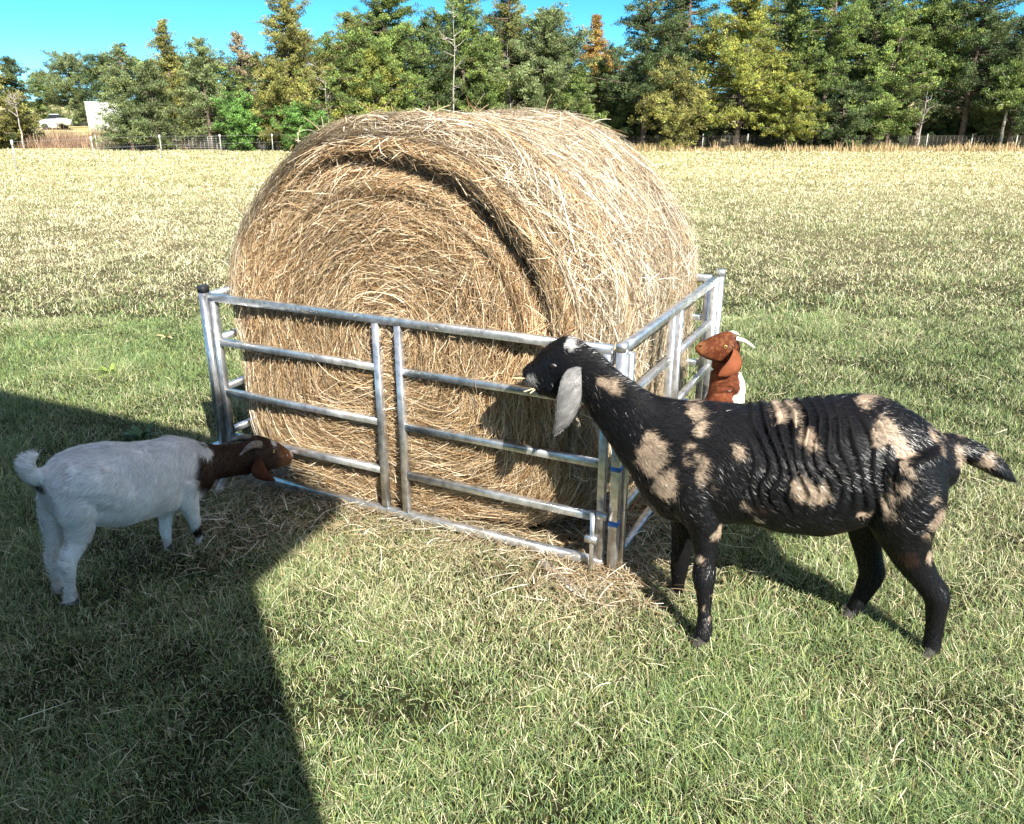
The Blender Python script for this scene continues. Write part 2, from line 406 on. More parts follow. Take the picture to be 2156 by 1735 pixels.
HAYC = np.array([[.46, .33, .19], [.36, .25, .135], [.60, .47, .31], [.20, .12, .06], [.52, .41, .26], [.38, .28, .16], [.10, .06, .03], [.80, .69, .53], [.30, .17, .08]])
def hay_cols(N, P, seed=0):
    c = HAYC[RNG.integers(0, len(HAYC), N)]*(.7+.6*RNG.random((N, 1)))
    g = vnoise(P, 5, 3)[:, None]
    return c*(.75+.5*g)*np.array([.96, 1.03, 1.08])
def face_strands(N, K=6):
    # the hay ends lie as flakes: noise bands of radius pull strands into sheets
    r = np.sqrt(RNG.random(N))*1.0; th0 = RNG.random(N)*2*np.pi
    L = (.06+.20*RNG.random(N)**1.6)
    dth = L/(np.maximum(r, .12)*BW)*np.where(RNG.random(N) < .5, 1, -1)
    dr = RNG.normal(0, .05, N)+.14*(n2(r*np.cos(th0), r*np.sin(th0), 4.2, 8)-.5) + np.where(RNG.random(N) < .12, RNG.normal(0, .16, N), 0)
    t = np.linspace(0, 1, K)[None]
    curl = RNG.normal(0, .03, N)[:, None]*t**2
    T = th0[:, None]+dth[:, None]*t; Rr = np.clip(r[:, None]+dr[:, None]*t+curl, .01, 1.03)
    P = bale_rad(T, Rr, np.zeros_like(T))
    cl = n2(r*np.cos(th0), r*np.sin(th0), 9, 9)[:, None]-.5
    sheet = .016*(np.sin(Rr*95 + 9*vnoise(np.stack([np.cos(th0), np.sin(th0), r], -1), 3.)[:, None])*.5) + .06*cl
    off = (RNG.random(N)**2*.05-.012)[:, None] + np.abs(RNG.normal(0, .018, N))[:, None]*t**2 + .6*sheet
    P = P - (face_out(T, Rr)+off)[..., None]*nn
    droop = (RNG.random(N) < .2)[:, None]*.03*t**2
    P[..., 2] -= droop; P[..., 2] = np.maximum(P[..., 2], .01)
    Tn = unit(P[:, -1]-P[:, 0]); side = unit(np.cross(Tn, -nn[None]) + RNG.normal(0, .35, (N, 3)))
    w = .0008+.0009*RNG.random(N)
    return ribbons(P, w, side, np.linspace(1, .5, K), hay_cols(N, P[:, 0])*np.array([1.05, .95, .85]))
def side_strands(N, K=6):
    th0 = RNG.uniform(-.6, np.pi+.6, N); s0 = RNG.uniform(-.02, BD, N)
    ang = RNG.normal(0, .55, N) + .35*np.sin(3*s0+2*th0) + np.where(RNG.random(N) < .18, RNG.uniform(-1.5, 1.5, N), 0)
    L = .10+.22*RNG.random(N)**1.3; sg = np.where(RNG.random(N) < .5, 1, -1)
    t = np.linspace(0, 1, K)[None]
    T = th0[:, None] + (sg*np.cos(ang)*L/BW)[:, None]*t; S = np.clip(s0[:, None] + (np.sin(ang)*L)[:, None]*t + RNG.normal(0, .03, N)[:, None]*t**2, -.05, BD+.06)
    off = (RNG.random(N)**2*.045-.012)[:, None] + np.abs(RNG.normal(0, .012, N))[:, None]*t**2 + .030*(n2(th0*1.0, s0, 7, 9)[:, None]-.5)
    k = .985 + off/BW
    P = bale_rad(T, k, np.maximum(S, .0)) + np.minimum(S, 0)[..., None]*nn
    # the near rim is rounded
    e = np.clip(.14-S, 0, .2); P = P
    c = B0 + np.array([0, 0, BH]) + S[..., None]*nn
    P = c + (P-c)*(1-1.9*e[..., None]**2)
    nrm = unit(P[:, 0]-c[:, 0]); Tn = unit(P[:, -1]-P[:, 0]); side = unit(np.cross(Tn, nrm) + RNG.normal(0, .35, (N, 3)))
    P[..., 2] = np.maximum(P[..., 2], .01)
    w = .0008+.0009*RNG.random(N)
    return ribbons(P, w, side, np.linspace(1, .5, K), hay_cols(N, P[:, 0])*np.array([1.12, 1.16, 1.25]))
def stray(N, K=7):
    th0 = RNG.uniform(.1, np.pi-.05, N); s0 = RNG.uniform(-.05, BD+.03, N)
    P0 = bale_rad(th0, np.full(N, 1.0), np.maximum(s0, 0)); c = B0+np.array([0, 0, BH])+s0[:, None]*nn
    out = unit(P0-c); tang = unit(np.cross(out, nn[None]))
    d = unit(out*RNG.uniform(.15, .9, (N, 1)) + tang*RNG.normal(0, .8, (N, 1)) + nn*RNG.normal(0, .6, (N, 1)))
    L = .03+.12*RNG.random(N)**3; t = np.linspace(0, 1, K)[None, :, None]
    bend = unit(RNG.normal(0, 1, (N, 3)))
    P = P0[:, None] + d[:, None]*L[:, None, None]*t + bend[:, None]*(L*.35)[:, None, None]*t**2; P[..., 2] -= (L[:, None]*.25)*t[..., 0]**2.5
    side = unit(np.cross(d, RNG.normal(0, 1, (N, 3))))
    return ribbons(P, .0011+.0008*RNG.random(N), side, np.linspace(1, .5, K), hay_cols(N, P0)*1.15)
def stack(parts):
    Vs, Fs, Cs = [], [], []; n = 0
    for V, F, c in parts: Vs.append(V); Fs.append(F+n); Cs.append(c); n += len(V)
    return np.vstack(Vs), np.vstack(Fs), np.vstack(Cs)
V, F, Cc = stack([face_strands(int(140000*max(Q, .5)))]); mk('end_face', V, F, M_hay, bale, Cc)
V, F, Cc = stack([side_strands(int(150000*max(Q, .5))), stray(2400)]); mk('outer_wrap', V, F, M_hay, bale, Cc)

# loose hay around the feeder and stems lying in the grass
def ground_stems(x, y, Lm, zmin, zmax, col, K=6, w=.0012):
    N = len(x); az = RNG.random(N)*2*np.pi; L = Lm*(.4+1.0*RNG.random(N)); t = np.linspace(0, 1, K)[None]
    cur = RNG.normal(0, .9, N)
    a = az[:, None]+cur[:, None]*t
    dx = np.cumsum(np.cos(a), 1)/K*L[:, None]; dy = np.cumsum(np.sin(a), 1)/K*L[:, None]
    z0 = terrain(x, y)+RNG.uniform(zmin, zmax, N); lift = RNG.uniform(-.2, .3, N)*L*.4
    P = np.stack([x[:, None]+dx, y[:, None]+dy, np.maximum(z0[:, None]+lift[:, None]*np.sin(t*np.pi), .004+terrain(x, y)[:, None])], -1)
    side = np.stack([-np.sin(az), np.cos(az), RNG.normal(0, .5, N)], -1)
    return ribbons(P, w*(.8+.6*RNG.random(N)), unit(side), np.linspace(1, .4, K), col)
parts = []
def around(N, p, q, sd):
    a = RNG.random(N)[:, None]; return (p+(q-p)*a)[:, :2] + RNG.normal(0, sd, (N, 2))
for p, q, N, sd in ((FL+nn*.07, FR+nn*.07, 2600, .05), (FL-nn*.08, FR-nn*.1, 700, .07), (FR, BR, 2200, .12), (FL, BL, 1500, .10), (FL+np.array([.0, -.35, 0]), FL+tt*.8-nn*.25, 900, .16), (FR-nn*.12-tt*.1, FR+tt*.12, 700, .1)):
    xy = around(N, p, q, sd); parts.append(ground_stems(xy[:, 0], xy[:, 1], .16, .005, .06, hay_cols(N, np.c_[xy, 0*xy[:, 0]])))
xy = (FL[:2]+np.outer(RNG.random(9000), tt[:2])*PL+np.outer(RNG.random(9000), nn[:2])*DEPTH)
parts.append(ground_stems(xy[:, 0], xy[:, 1], .14, .005, .05, hay_cols(9000, np.c_[xy, 0*xy[:, 0]])*.9))
V, F, Cc = stack(parts)
tag(mk('loose_hay', V, F, M_hay, col=Cc), 'loose hay stems spilled on the ground around the metal feeder', 'hay', kind='stuff')
N = 600; y = 1.2*(9/1.2)**RNG.random(N); x = (RNG.random(N)*2-1)*(.75*y+.6)
k = ~in_feeder(x, y, .02); x, y = x[k], y[k]; N = len(x)
V, F, Cc = ground_stems(x, y, .13, .015, .045, STRAWS[RNG.integers(0, 5, N)]*1.15, w=.0010)
tag(mk('dry_stems', V, F, M_grass, col=Cc), 'long dry straw stems lying on top of the pasture grass', 'grass', kind='stuff')

# ---------------------------------------------------------------- feeder
feeder = empty('hay_feeder', tuple((FL+FR+BL+BR)/4), 'square galvanised tube hay feeder panels pinned around the round bale', 'hay feeder')
ZR = [.85, .66, .437, .23, .052]
UP = np.array([0, 0, 1.])
def panel(p, q, out):
    d = unit(q-p); L = np.linalg.norm(q-p); p = p+d*.026; q = q-d*.026; L -= .052
    mid = (p+q)/2; g = .05
    m = MB()
    for z in (ZR[0], ZR[-1]): m.bar(p+UP*z, q+UP*z, .027, .029)
    for e in (p+d*.016, q-d*.016): m.bar(e+UP*(ZR[-1]+.0155), e+UP*(ZR[0]-.0155), .026, .026, up=out)
    fr = m.build('panel', M_metal, feeder)
    for s in (-1, 1):
        c = mid + d*s*g
        m = MB(); m.bar(c+UP*(ZR[-1]+.016), c+UP*(ZR[0]-.016), .026, .0275, up=out); m.build('upright', M_metal, fr)
        e = (p+d*.032) if s < 0 else (q-d*.032)
        for z in ZR[1:4]:
            m = MB(); m.bar(c+d*s*.0145+UP*z, e+UP*z, .0255, .0255); m.build('rail', M_metal, fr)
            # weld beads
    return fr
panel(FL, FR, nn); panel(FR, BR, tt); panel(BR, BL, nn); panel(BL, FL, tt)
def post(c, capz, out, foot=True, blue=False, ht=.885):
    m = MB(); m.bar(c+UP*.0, c+UP*ht, .031, .031, up=out); po = m.build('corner_post', M_metal, feeder)
    m = MB(); m.bar(c+UP*(ht-.022), c+UP*(ht+.006), .0345, .0345, up=out, bev=.06); m.build('end_cap', M_black if capz else M_metal, po)
    if blue:
        for q in (.43, .22): m = MB(); m.bar(c+UP*q, c+UP*(q+.016), .034, .034, up=out); m.build('tape', M_blue, po)
    return po
post(FL-tt*.004-nn*.004, 1, nn, ht=.89)
post(FR+tt*.012-nn*.012, 0, nn, blue=True, ht=.875)
post(BR+tt*.012+nn*.012, 0, nn); post(BL-tt*.012+nn*.012, 0, nn)
# second thin posts and the latch pin at the right front corner, pin at the left
def thin(name, a, b, w, mat=M_metal, up=nn):
    m = MB(); m.bar(a, b, w, w, up=up); return m.build(name, mat, feeder)
thin('hinge_pin', FL+tt*.022-nn*.035+UP*.2, FL+tt*.022-nn*.035+UP*.86, .016)
m = MB(); m.bar(FL+tt*.012-nn*.037+UP*.19, FL+tt*.012-nn*.037+UP*.2, .06, .035, up=nn); m.build('hinge_plate', M_metal, feeder)
thin('latch_pin', FR-tt*.055-nn*.045+UP*.01, FR-tt*.055-nn*.045+UP*.27, .014)
m = MB(); m.box(FR-tt*.058-nn*.04+UP*.165, tt*.022, nn*.018, UP*.012); m.build('latch_bracket', M_metal, feeder)
m = MB(); m.box(FR-tt*.04-nn*.03+UP*.255, tt*.03, nn*.008, UP*.012); m.build('latch_bracket', M_metal, feeder)
m = MB(); m.bar(FR-tt*.25-nn*.05+UP*.03, FR-tt*.07-nn*.15+UP*.012, .035, .006); m.build('foot', M_metal, feeder)
m = MB(); m.bar(FL+tt*.01-nn*.03+UP*.03, FL+tt*.06-nn*.13+UP*.01, .035, .006); m.build('foot', M_metal, feeder)
thin('brace', FR+nn*.03+tt*.03+UP*.05, FR+nn*.03+tt*.03+UP*.84, .02)

# ---------------------------------------------------------------- goats
def catmull(A, sub):
    A = np.asarray(A, float); n = len(A); Pd = np.vstack([2*A[0]-A[1], A, 2*A[-1]-A[-2]]); out = []
    for i in range(n-1):
        p0, p1, p2, p3 = Pd[i:i+4]
        for t in np.arange(sub)/sub:
            out.append(.5*((2*p1)+(-p0+p2)*t+(2*p0-5*p1+4*p2-p3)*t*t+(-p0+3*p1-3*p2+p3)*t**3))
    out.append(A[-1]); return np.array(out)
def body_loft(mb, st, widthvec, sub=4, k=24):
    """st rows: top xyz, bottom xyz, half width"""
    S = catmull(st, sub); top, bot, hw = S[:, :3], S[:, 3:6], S[:, 6]
    c = (top+bot)/2; u = (top-bot)/2; w = widthvec(c)*hw[:, None]
    # round the ends
    T0 = unit(c[0]-c[1]); T1 = unit(c[-1]-c[-2])
    cs, us, ws = [], [], []
    for f, e in ((.35, .9), (.75, .55)):
        cs.append(c[0]+T0*np.linalg.norm(u[0])*e*.6); us.append(u[0]*f); ws.append(w[0]*f)
    c2 = np.vstack([cs, c]); u2 = np.vstack([us, u]); w2 = np.vstack([ws, w])
    cs, us, ws = [], [], []
    for f, e in ((.75, .55), (.35, .9)):
        cs.append(c[-1]+T1*np.linalg.norm(u[-1])*e*.6); us.append(u[-1]*f); ws.append(w[-1]*f)
    c2 = np.vstack([c2, cs]); u2 = np.vstack([u2, us]); w2 = np.vstack([w2, ws])
    th = np.arange(k)*2*np.pi/k
    co, si = np.cos(th), np.sin(th)
    ring = c2[:, None] + co[None, :, None]*u2[:, None] + (np.sign(si)*np.abs(si)**.9)[None, :, None]*w2[:, None]
    mb.loft(ring)
def limb(mb, pts, radii, sub=4, k=14, flat=None):
    A = catmull(np.c_[np.array(pts), np.array(radii)], sub); mb.tube(A[:, :3], np.maximum(A[:, 3], .002), k)
def fuse(mb, voxel, smooth_it=5):
    o = mb.build('tmp', None); me = o.data
    r = o.modifiers.new('r', 'REMESH'); r.mode = 'VOXEL'; r.voxel_size = voxel
    s = o.modifiers.new('s', 'SMOOTH'); s.factor = .5; s.iterations = smooth_it
    dg = bpy.context.evaluated_depsgraph_get(); e = o.evaluated_get(dg); em = e.to_mesh()
    V = np.empty(len(em.vertices)*3, np.float32); em.vertices.foreach_get('co', V)
    Nn = np.empty(len(em.vertices)*3, np.float32); em.vertices.foreach_get('normal', Nn)
    lv = np.empty(len(em.loops), np.int32); em.loops.foreach_get('vertex_index', lv)
    lt = np.empty(len(em.polygons), np.int32); em.polygons.foreach_get('loop_total', lt)
    assert (lt == 4).all()
    V = V.reshape(-1, 3).astype(float); F = lv.reshape(-1, 4); Nn = Nn.reshape(-1, 3).astype(float)
    e.to_mesh_clear(); bpy.data.objects.remove(o); bpy.data.meshes.remove(me)
    return V, F, Nn
def fur(V, F, Nn, col, flow, N, L, lift, w, K=3, lencol=None):
    a = V[F[:, 0]]; b = V[F[:, 1]]; c = V[F[:, 2]]; d = V[F[:, 3]]
    area = np.linalg.norm(np.cross(c-a, d-b), axis=1); p = area/area.sum()
    f = RNG.choice(len(F), N, p=p); u, v = RNG.random((N, 1)), RNG.random((N, 1))
    root = (a[f]*(1-u)+b[f]*u)*(1-v)+(d[f]*(1-u)+c[f]*u)*v
    nr = unit(Nn[F[f, 0]]+Nn[F[f, 2]]); cl = col(root+RNG.normal(0, .0045, (N, 3)), nr) if callable(col) else (col[F[f, 0]]+col[F[f, 2]])/2
    g = flow(root); g = unit(g - (g*nr).sum(1, keepdims=True)*nr)
    wob = vnoise(root, 18, 4)[:, None]-.5
    sd = np.cross(nr, g); g = unit(g+sd*(wob*1.3+RNG.normal(0, .22, (N, 1))))
    ln = (L(root) if callable(L) else L)*(.6+.8*RNG.random(N))
    t = np.linspace(0, 1, K)[None, :, None]; lf = lift*(.5+RNG.random(N))
    P = root[:, None]-nr[:, None]*.001 + g[:, None]*ln[:, None, None]*t + nr[:, None]*(ln*lf)[:, None, None]*(t*(1.35-t*.6))
    side = unit(np.cross(g, nr)+RNG.normal(0, .3, (N, 3)))
    cc = cl*(.65+.7*RNG.random((N, 1)))
    return ribbons(P, np.full(N, w), side, np.linspace(1, .2, K), cc)
def leafshape(cpts, widths, wvec, nvec, thick=.005, cup=.25):
    """a drooping ear: centre line, full widths, thick rim-less blade with a cupped cross-section"""
    A = catmull(np.c_[np.array(cpts), np.array(widths)], 4); c = A[:, :3]; w = np.maximum(A[:, 3], .003)/2
    k = 16; th = np.arange(k)*2*np.pi/k
    x = np.cos(th)
    ring = c[:, None] + (x[None, :]*w[:, None])[..., None]*wvec + ((np.sin(th)*thick)[None, :] - cup*(x**2)[None, :]*w[:, None])[..., None]*nvec
    m = MB(); m.loft(ring); return m
def blotch(a, z, spots, nse):
    """max membership of soft noisy ellipses: rows (a, z, ra, rz, rot)"""
    r = np.zeros_like(a)
    for s in spots:
        a0, z0, ra, rz = s[:4]; ro = s[4] if len(s) > 4 else 0
        da, dz = a-a0, z-z0; q = np.hypot((da*math.cos(ro)+dz*math.sin(ro))/ra, (-da*math.sin(ro)+dz*math.cos(ro))/rz)
        r = np.maximum(r, np.clip((1.12+nse-q)/.28, 0, 1))
    return r
def sphere(mb, c, r, k=12):
    ph = np.linspace(.05, np.pi-.05, 9); P = np.array([c+np.array([0, 0, -r*math.cos(p)]) for p in ph]); mb.tube(P, r*np.sin(ph), k)

# --- the black spotted doe on the right
bp0 = np.array([.58, 2.34]); bf = unit(np.array([1., -.16]))
def B6(x, y): return (1330+.3834*x, 780.7+.3834*y)
def B5(x, y): return (1069.9+.35*x, 665+.35*y)
def bend(P):             # the neck swings away from the camera towards the bale
    P = np.array(P, float); e = max(0, .40-P[0]); return e*.32
def BS(px, py, off=0.):
    """pixel -> sagittal surface of the doe"""
    p0 = bp0.copy()
    for _ in range(5):
        P = on_plane(px, py, p0+np.array([0, off]), bf); p0 = bp0+np.array([0, bend(P)])
    return P
st = []
rows = [(B5(120, 312), B5(112, 400), .028), (B5(150, 262), B5(175, 440), .038), (B5(210, 192), B5(245, 472), .046), (B5(290, 135), B5(320, 480), .058),
        (B5(365, 118), B5(400, 485), .062), (B5(430, 140), B5(455, 525), .055),
        (B5(520, 205), B5(500, 595), .052), (B5(640, 312), B5(570, 700), .055), (B5(760, 405), B5(650, 815), .062), (B5(890, 482), B5(720, 925), .078),
        (B5(985, 500), B5(800, 1070), .10), (B5(1080, 512), B5(900, 1185), .12), (B6(390, 168), B6(300, 815), .13), (B6(600, 195), B6(560, 808), .155),
        (B6(850, 190), B6(800, 850), .172), (B6(1050, 158), B6(1000, 872), .175), (B6(1250, 146), B6(1150, 850), .165), (B6(1400, 158), B6(1300, 800), .15),
        (B6(1540, 225), B6(1450, 775), .135), (B6(1640, 295), B6(1590, 740), .115), (B6(1725, 375), B6(1690, 650), .075)]
for a, b, w in rows: st.append([*BS(*a), *BS(*b), w])
m = MB()
wv = lambda c: np.repeat(np.array([[-bf[1], bf[0], 0]]), len(c), 0)
body_loft(m, st, wv)
def bleg(pts, radii, ytop, yhoof):
    n = len(pts); P = []
    for i_, p in enumerate(pts):
        f = i_/(n-1); y = ytop+(yhoof-ytop)*f
        P.append(at_depth(*B6(*p), y))
    P[-1][2] = max(P[-1][2], .02)
    limb(m, P, radii); return P
hooves_b = []
hooves_b.append(bleg([(330, 560), (340, 700), (390, 820), (405, 930), (402, 1030), (398, 1130), (400, 1220), (400, 1320), (398, 1410), (380, 1480)],
     [.085, .078, .058, .043, .034, .037, .026, .0215, .028, .026], 2.29, 2.19))
hooves_b.append(bleg([(300, 700), (290, 830), (276, 950), (262, 1080), (256, 1150), (250, 1210), (238, 1262)],
     [.06, .045, .036, .031, .024, .022, .024], 2.44, 2.49))
hooves_b.append(bleg([(1480, 420), (1500, 620), (1490, 780), (1500, 880), (1520, 970), (1560, 1060), (1618, 1150), (1672, 1230), (1672, 1320), (1662, 1420), (1648, 1500), (1632, 1560)],
     [.11, .115, .105, .085, .066, .052, .042, .040, .031, .027, .027, .029], 2.185, 2.138))
hooves_b.append(bleg([(1380, 620), (1320, 760), (1290, 860), (1290, 950), (1310, 1050), (1318, 1120), (1280, 1200), (1240, 1270), (1215, 1310), (1192, 1350)],
     [.09, .08, .062, .046, .041, .041, .032, .026, .025, .025], 2.34, 2.343))
# shoulder blade and hip bones, elbow
for p, q, r0, r1, y in (((340, 300), (300, 560), .05, .075, 2.275), ((1480, 330), (1650, 420), .05, .05, 2.195), ((1350, 270), (1440, 420), .04, .06, 2.18)):
    limb(m, [at_depth(*B6(*p), y+.02), at_depth(*B6(*q), y+.02)], [r0, r1])
# jaw, brow, muzzle
limb(m, [BS(*B5(300, 400)), BS(*B5(180, 400))], [.055, .036]); limb(m, [BS(*B5(160, 340)), BS(*B5(128, 360))], [.036, .034])
# tail
limb(m, [BS(*B6(*p)) for p in ((1690, 410), (1765, 408), (1850, 440), (1930, 480), (2010, 535), (2070, 580), (2110, 612))], [.036, .034, .034, .03, .024, .013, .004])
V, F, Nn = fuse(m, .0062, 9)
# ribs, folds and the hollow flank
A_ = (V[:, 0]-bp0[0])*bf[0]+(V[:, 1]-bp0[1])*bf[1]
RA0 = BS(*B6(560, 500)); RA1 = BS(*B6(1380, 500))
xa0 = (RA0[0]-bp0[0])*bf[0]+(RA0[1]-bp0[1])*bf[1]; xa1 = (RA1[0]-bp0[0])*bf[0]+(RA1[1]-bp0[1])*bf[1]
z = V[:, 2]
msk = np.clip((A_-xa0)/.06, 0, 1)*np.clip((xa1-A_)/.05, 0, 1)*np.clip((z-.47)/.09, 0, 1)*np.clip((.80-z)/.04, 0, 1)
ph = (A_+.25*(z-.6)+.013*np.sin(z*33+A_*13)+.045*(vnoise(V, 10, 2)-.5))*2*np.pi/.033
rib = 1.3*(np.abs(np.sin(ph/2))*2-1.3)+.25*np.sin(2.3*ph+z*30)
V = V + Nn*(msk*.0085*(.35+1.2*vnoise(V, 8, 17))*rib)[:, None]
mus = (vnoise(V, 14, 6)-.5)*.008 + (vnoise(V, 40, 8)-.5)*.003
V = V + Nn*(mus*np.clip((z-.3)/.1, .25, 1))[:, None]
# markings, measured in the doe's own length/height plane
def SA(p, rx, rz, ro=0., f=B6):
    P = BS(*f(*p)); s = (P[1]*CP+(CAMH-P[2])*SP)/FPX*(.3834 if f is B6 else .35)
    return ((P[0]-bp0[0])*bf[0]+(P[1]-bp0[1])*bf[1], P[2], rx*s, rz*s, ro)
tan_s = [SA((105, 390), 75, 95), SA((190, 530), 58, 80, -.5), SA((350, 460), 68, 95, .4), SA((350, 240), 55, 60), SA((530, 350), 30, 42), SA((1300, 220), 62, 75),
         SA((1370, 330), 48, 75, .5), SA((1430, 395), 45, 22, -.6), SA((820, 212), 95, 30, .05), SA((940, 285), 30, 42), SA((925, 530), 58, 78, .5), SA((610, 600), 26, 52),
         SA((640, 700), 22, 40), SA((1395, 480), 48, 55, .6), SA((1315, 630), 45, 58), SA((1215, 685), 52, 28, .5), SA((1650, 325), 34, 48, .5),
         SA((1575, 560), 28, 30), SA((1615, 690), 38, 75, -.2), SA((1560, 785), 50, 35), SA((1570, 910), 32, 36), SA((480, 805), 48, 42, .3),
         SA((360, 930), 28, 48), SA((140, 735), 30, 60, .7), SA((350, 1180), 9, 20), SA((378, 1243), 14, 14), SA((250, 1190), 9, 14), SA((430, 1120), 9, 9), SA((700, 815), 75, 16, -.1),
         SA((1800, 440), 36, 80, .3), SA((1955, 480), 55, 50), SA((600, 395), 80, 58, -.2, B5)]
brn_s = [SA((1110, 800), 80, 30), SA((650, 640), 60, 25), SA((1450, 900), 40, 60, .5), SA((830, 960), 30, 22, 0, B5), SA((470, 180), 25, 12)]
wht_s = [SA((375, 155), 34, 34, 0, B5), SA((135, 372), 30, 44, -.2, B5)]
def paint_doe(V, Nn=None):
    A_ = (V[:, 0]-bp0[0])*bf[0]+(V[:, 1]-bp0[1])*bf[1]; z = V[:, 2]
    nse = (vnoise(V, 17, 1)-.5)*1.0 + (vnoise(V, 45, 1)-.5)*.9 + (vnoise(V, 120, 2)-.5)*.6
    wa = A_ + .05*(vnoise(V, 13, 21)-.5) + .03*(vnoise(V, 34, 22)-.5); wz = z + .05*(vnoise(V, 12, 23)-.5) + .03*(vnoise(V, 31, 24)-.5)
    side_ = (V[:, 1]-(bp0[1]+(V[:, 0]-bp0[0])*bf[1]/bf[0]))
    zz = np.where(side_ < .06, 0., .13)        # the far side carries its own, shifted pattern
    col = np.repeat(np.array([[.0034, .0031, .0036]]), len(V), 0)*(1+.8*vnoise(V, 12, 5)[:, None])
    mb_ = blotch(A_, z, brn_s, nse)[:, None]*.7; col = col*(1-mb_)+np.array([.025, .013, .009])*mb_
    mt = (blotch(wa+zz, wz+zz*.3, tan_s, nse)*(.55+.45*vnoise(V, 60, 3)))[:, None]
    tanc = np.array([.36, .265, .19])*(1-.3*vnoise(V, 14, 9)[:, None])+np.array([.16, .14, .10])*vnoise(V, 25, 3)[:, None]
    col = col*(1-mt)+tanc*mt
    mw = blotch(A_, z, wht_s, nse)[:, None]; mw[:, 0] *= np.where(A_ > headA, 1, .5)
    return col*(1-mw)+np.array([.62, .60, .58])*mw
tan_s = [(a, b, c*.92, d*.92, e) for a, b, c, d, e in tan_s]
headA = SA((300, 100), 1, 1, 0, B5)[0]
col = paint_doe(V)
doe = empty('goat', (bp0[0]+.3, bp0[1]-.05, 0), 'large black doe with tan spots, visible ribs and long grey ears', 'goat', 'goats feeding at the bale')
mk('body', V, F, M_skin, doe, col, smooth=True)
neckA = SA((0, 300), 1, 1)[0]
def flow_b(p):
    g = np.repeat(np.array([[bf[0], bf[1], -.55]]), len(p), 0)
    leg = np.clip((.42-p[:, 2])/.08, 0, 1)[:, None]; g = g*(1-leg)+np.array([[.1, 0, -1.]])*leg
    sw = vnoise(p, 7, 11)-.5; g[:, 2] += sw*1.4
    return g
Lb = lambda p: np.where(p[:, 2] < .42, .011, .017)
V2, F2, C2 = fur(V, F, Nn, paint_doe, flow_b, 170000, Lb, .25, .00055)
mk('coat', V2, F2, M_coat, doe, C2)
# ears, eyes
wv3 = unit(np.array([1., -.1, .25])); nv3 = unit(np.array([.1, -1., .1]))
def earB(off, mirror=1):
    c = []
    for (p, dy) in (((405, 300), .055), ((385, 350), .085), ((375, 430), .10), ((366, 520), .10), ((352, 600), .095), ((322, 665), .085), ((283, 712), .07)):
        P = BS(*B5(*p), -dy if mirror > 0 else dy+.0); c.append(P)
    return leafshape(c, [.034, .058, .074, .080, .066, .046, .010], wv3, nv3*mirror, .004, .22)
for mir in (1, -1):
    mm = earB(0, mir); Ve = np.vstack(mm.V); ce = np.array([[.185, .18, .175]])*(.25+.8*vnoise(Ve, 60, 3)[:, None]*vnoise(Ve, 150, 4)[:, None]*1.6+.25)
    ee = mm.build('ear', M_skin, doe, smooth=True, col=None)
    Vt, Ft = mm.tris() if len(ee.data.vertices) else (None, None)
    a = ee.data.color_attributes.new('Col', 'FLOAT_COLOR', 'POINT'); nv = len(ee.data.vertices)
    cc = np.ones((nv, 4), np.float32); cc[:, :3] = ce[:nv] if len(ce) >= nv else .4; a.data.foreach_set('color', cc.ravel())
    # short pale hairs on the ear
    Fe = np.vstack([f for f in mm.F if len(f) and f.shape[1] == 4]); Fe = Fe[Fe[:, 2] != Fe[:, 3]]
    fn = unit(np.cross(Ve[Fe[:, 1]]-Ve[Fe[:, 0]], Ve[Fe[:, 3]]-Ve[Fe[:, 0]])); Nv = np.zeros_like(Ve)
    for q in range(4): np.add.at(Nv, Fe[:, q], fn)
    Nv = unit(Nv)
    out = Ve-np.repeat(Ve.mean(0)[None], len(Ve), 0)
    if (Nv*out).sum() < 0: Nv = -Nv
    v2, f2, c2 = fur(Ve, Fe, Nv, ce*1.25, lambda p: np.repeat(np.array([[-.15, 0, -1.]]), len(p), 0), 5000, .008, .15, .0006)
    mk('ear_hair', v2, f2, M_coat, ee, c2)
def eye(parent, P, r, mat, lid=None):
    mm = MB(); sphere(mm, np.asarray(P), r); e = mm.build('eye', mat, parent, smooth=True); return e
eye(doe, BS(*B5(270, 300), -.050), .011, M_eye)
mm = MB(); P = BS(*B5(262, 288), -.052); Q_ = BS(*B5(300, 308), -.056); limb(mm, [P, (P+Q_)/2+np.array([0, -.004, .002]), Q_], [.002, .004, .002]); mm.build('eyelid', principled('eyelid', (.16, .15, .15), rough=.35), doe, smooth=True)
for H in hooves_b:
    mm = MB(); P = H[-1].copy(); P[2] = 0
    for s in (-1, 1): limb(mm, [P+np.array([-.02, s*.013, .004]), P+np.array([.0, s*.012, .03])], [.017, .018], k=8)
    mm.build('hoof', M_hoof, doe, smooth=True)
# straws in the mouth
M_straw = principled('straw', (.6, .46, .25))
for p, q in (((165, 432), (95, 455)), ((170, 435), (132, 465)), ((105, 375), (35, 372))):
    mm = MB(); limb(mm, [BS(*B5(*p), -.03), BS(*B5(*q), -.06)], [.0016, .0012], k=5)
    tag(mm.build('straw', M_straw, None, loc=tuple(BS(*B5(*p), -.03))), 'tan hay straw held in the lips of the black spotted goat', 'straw', 'straws in the black goat mouth')

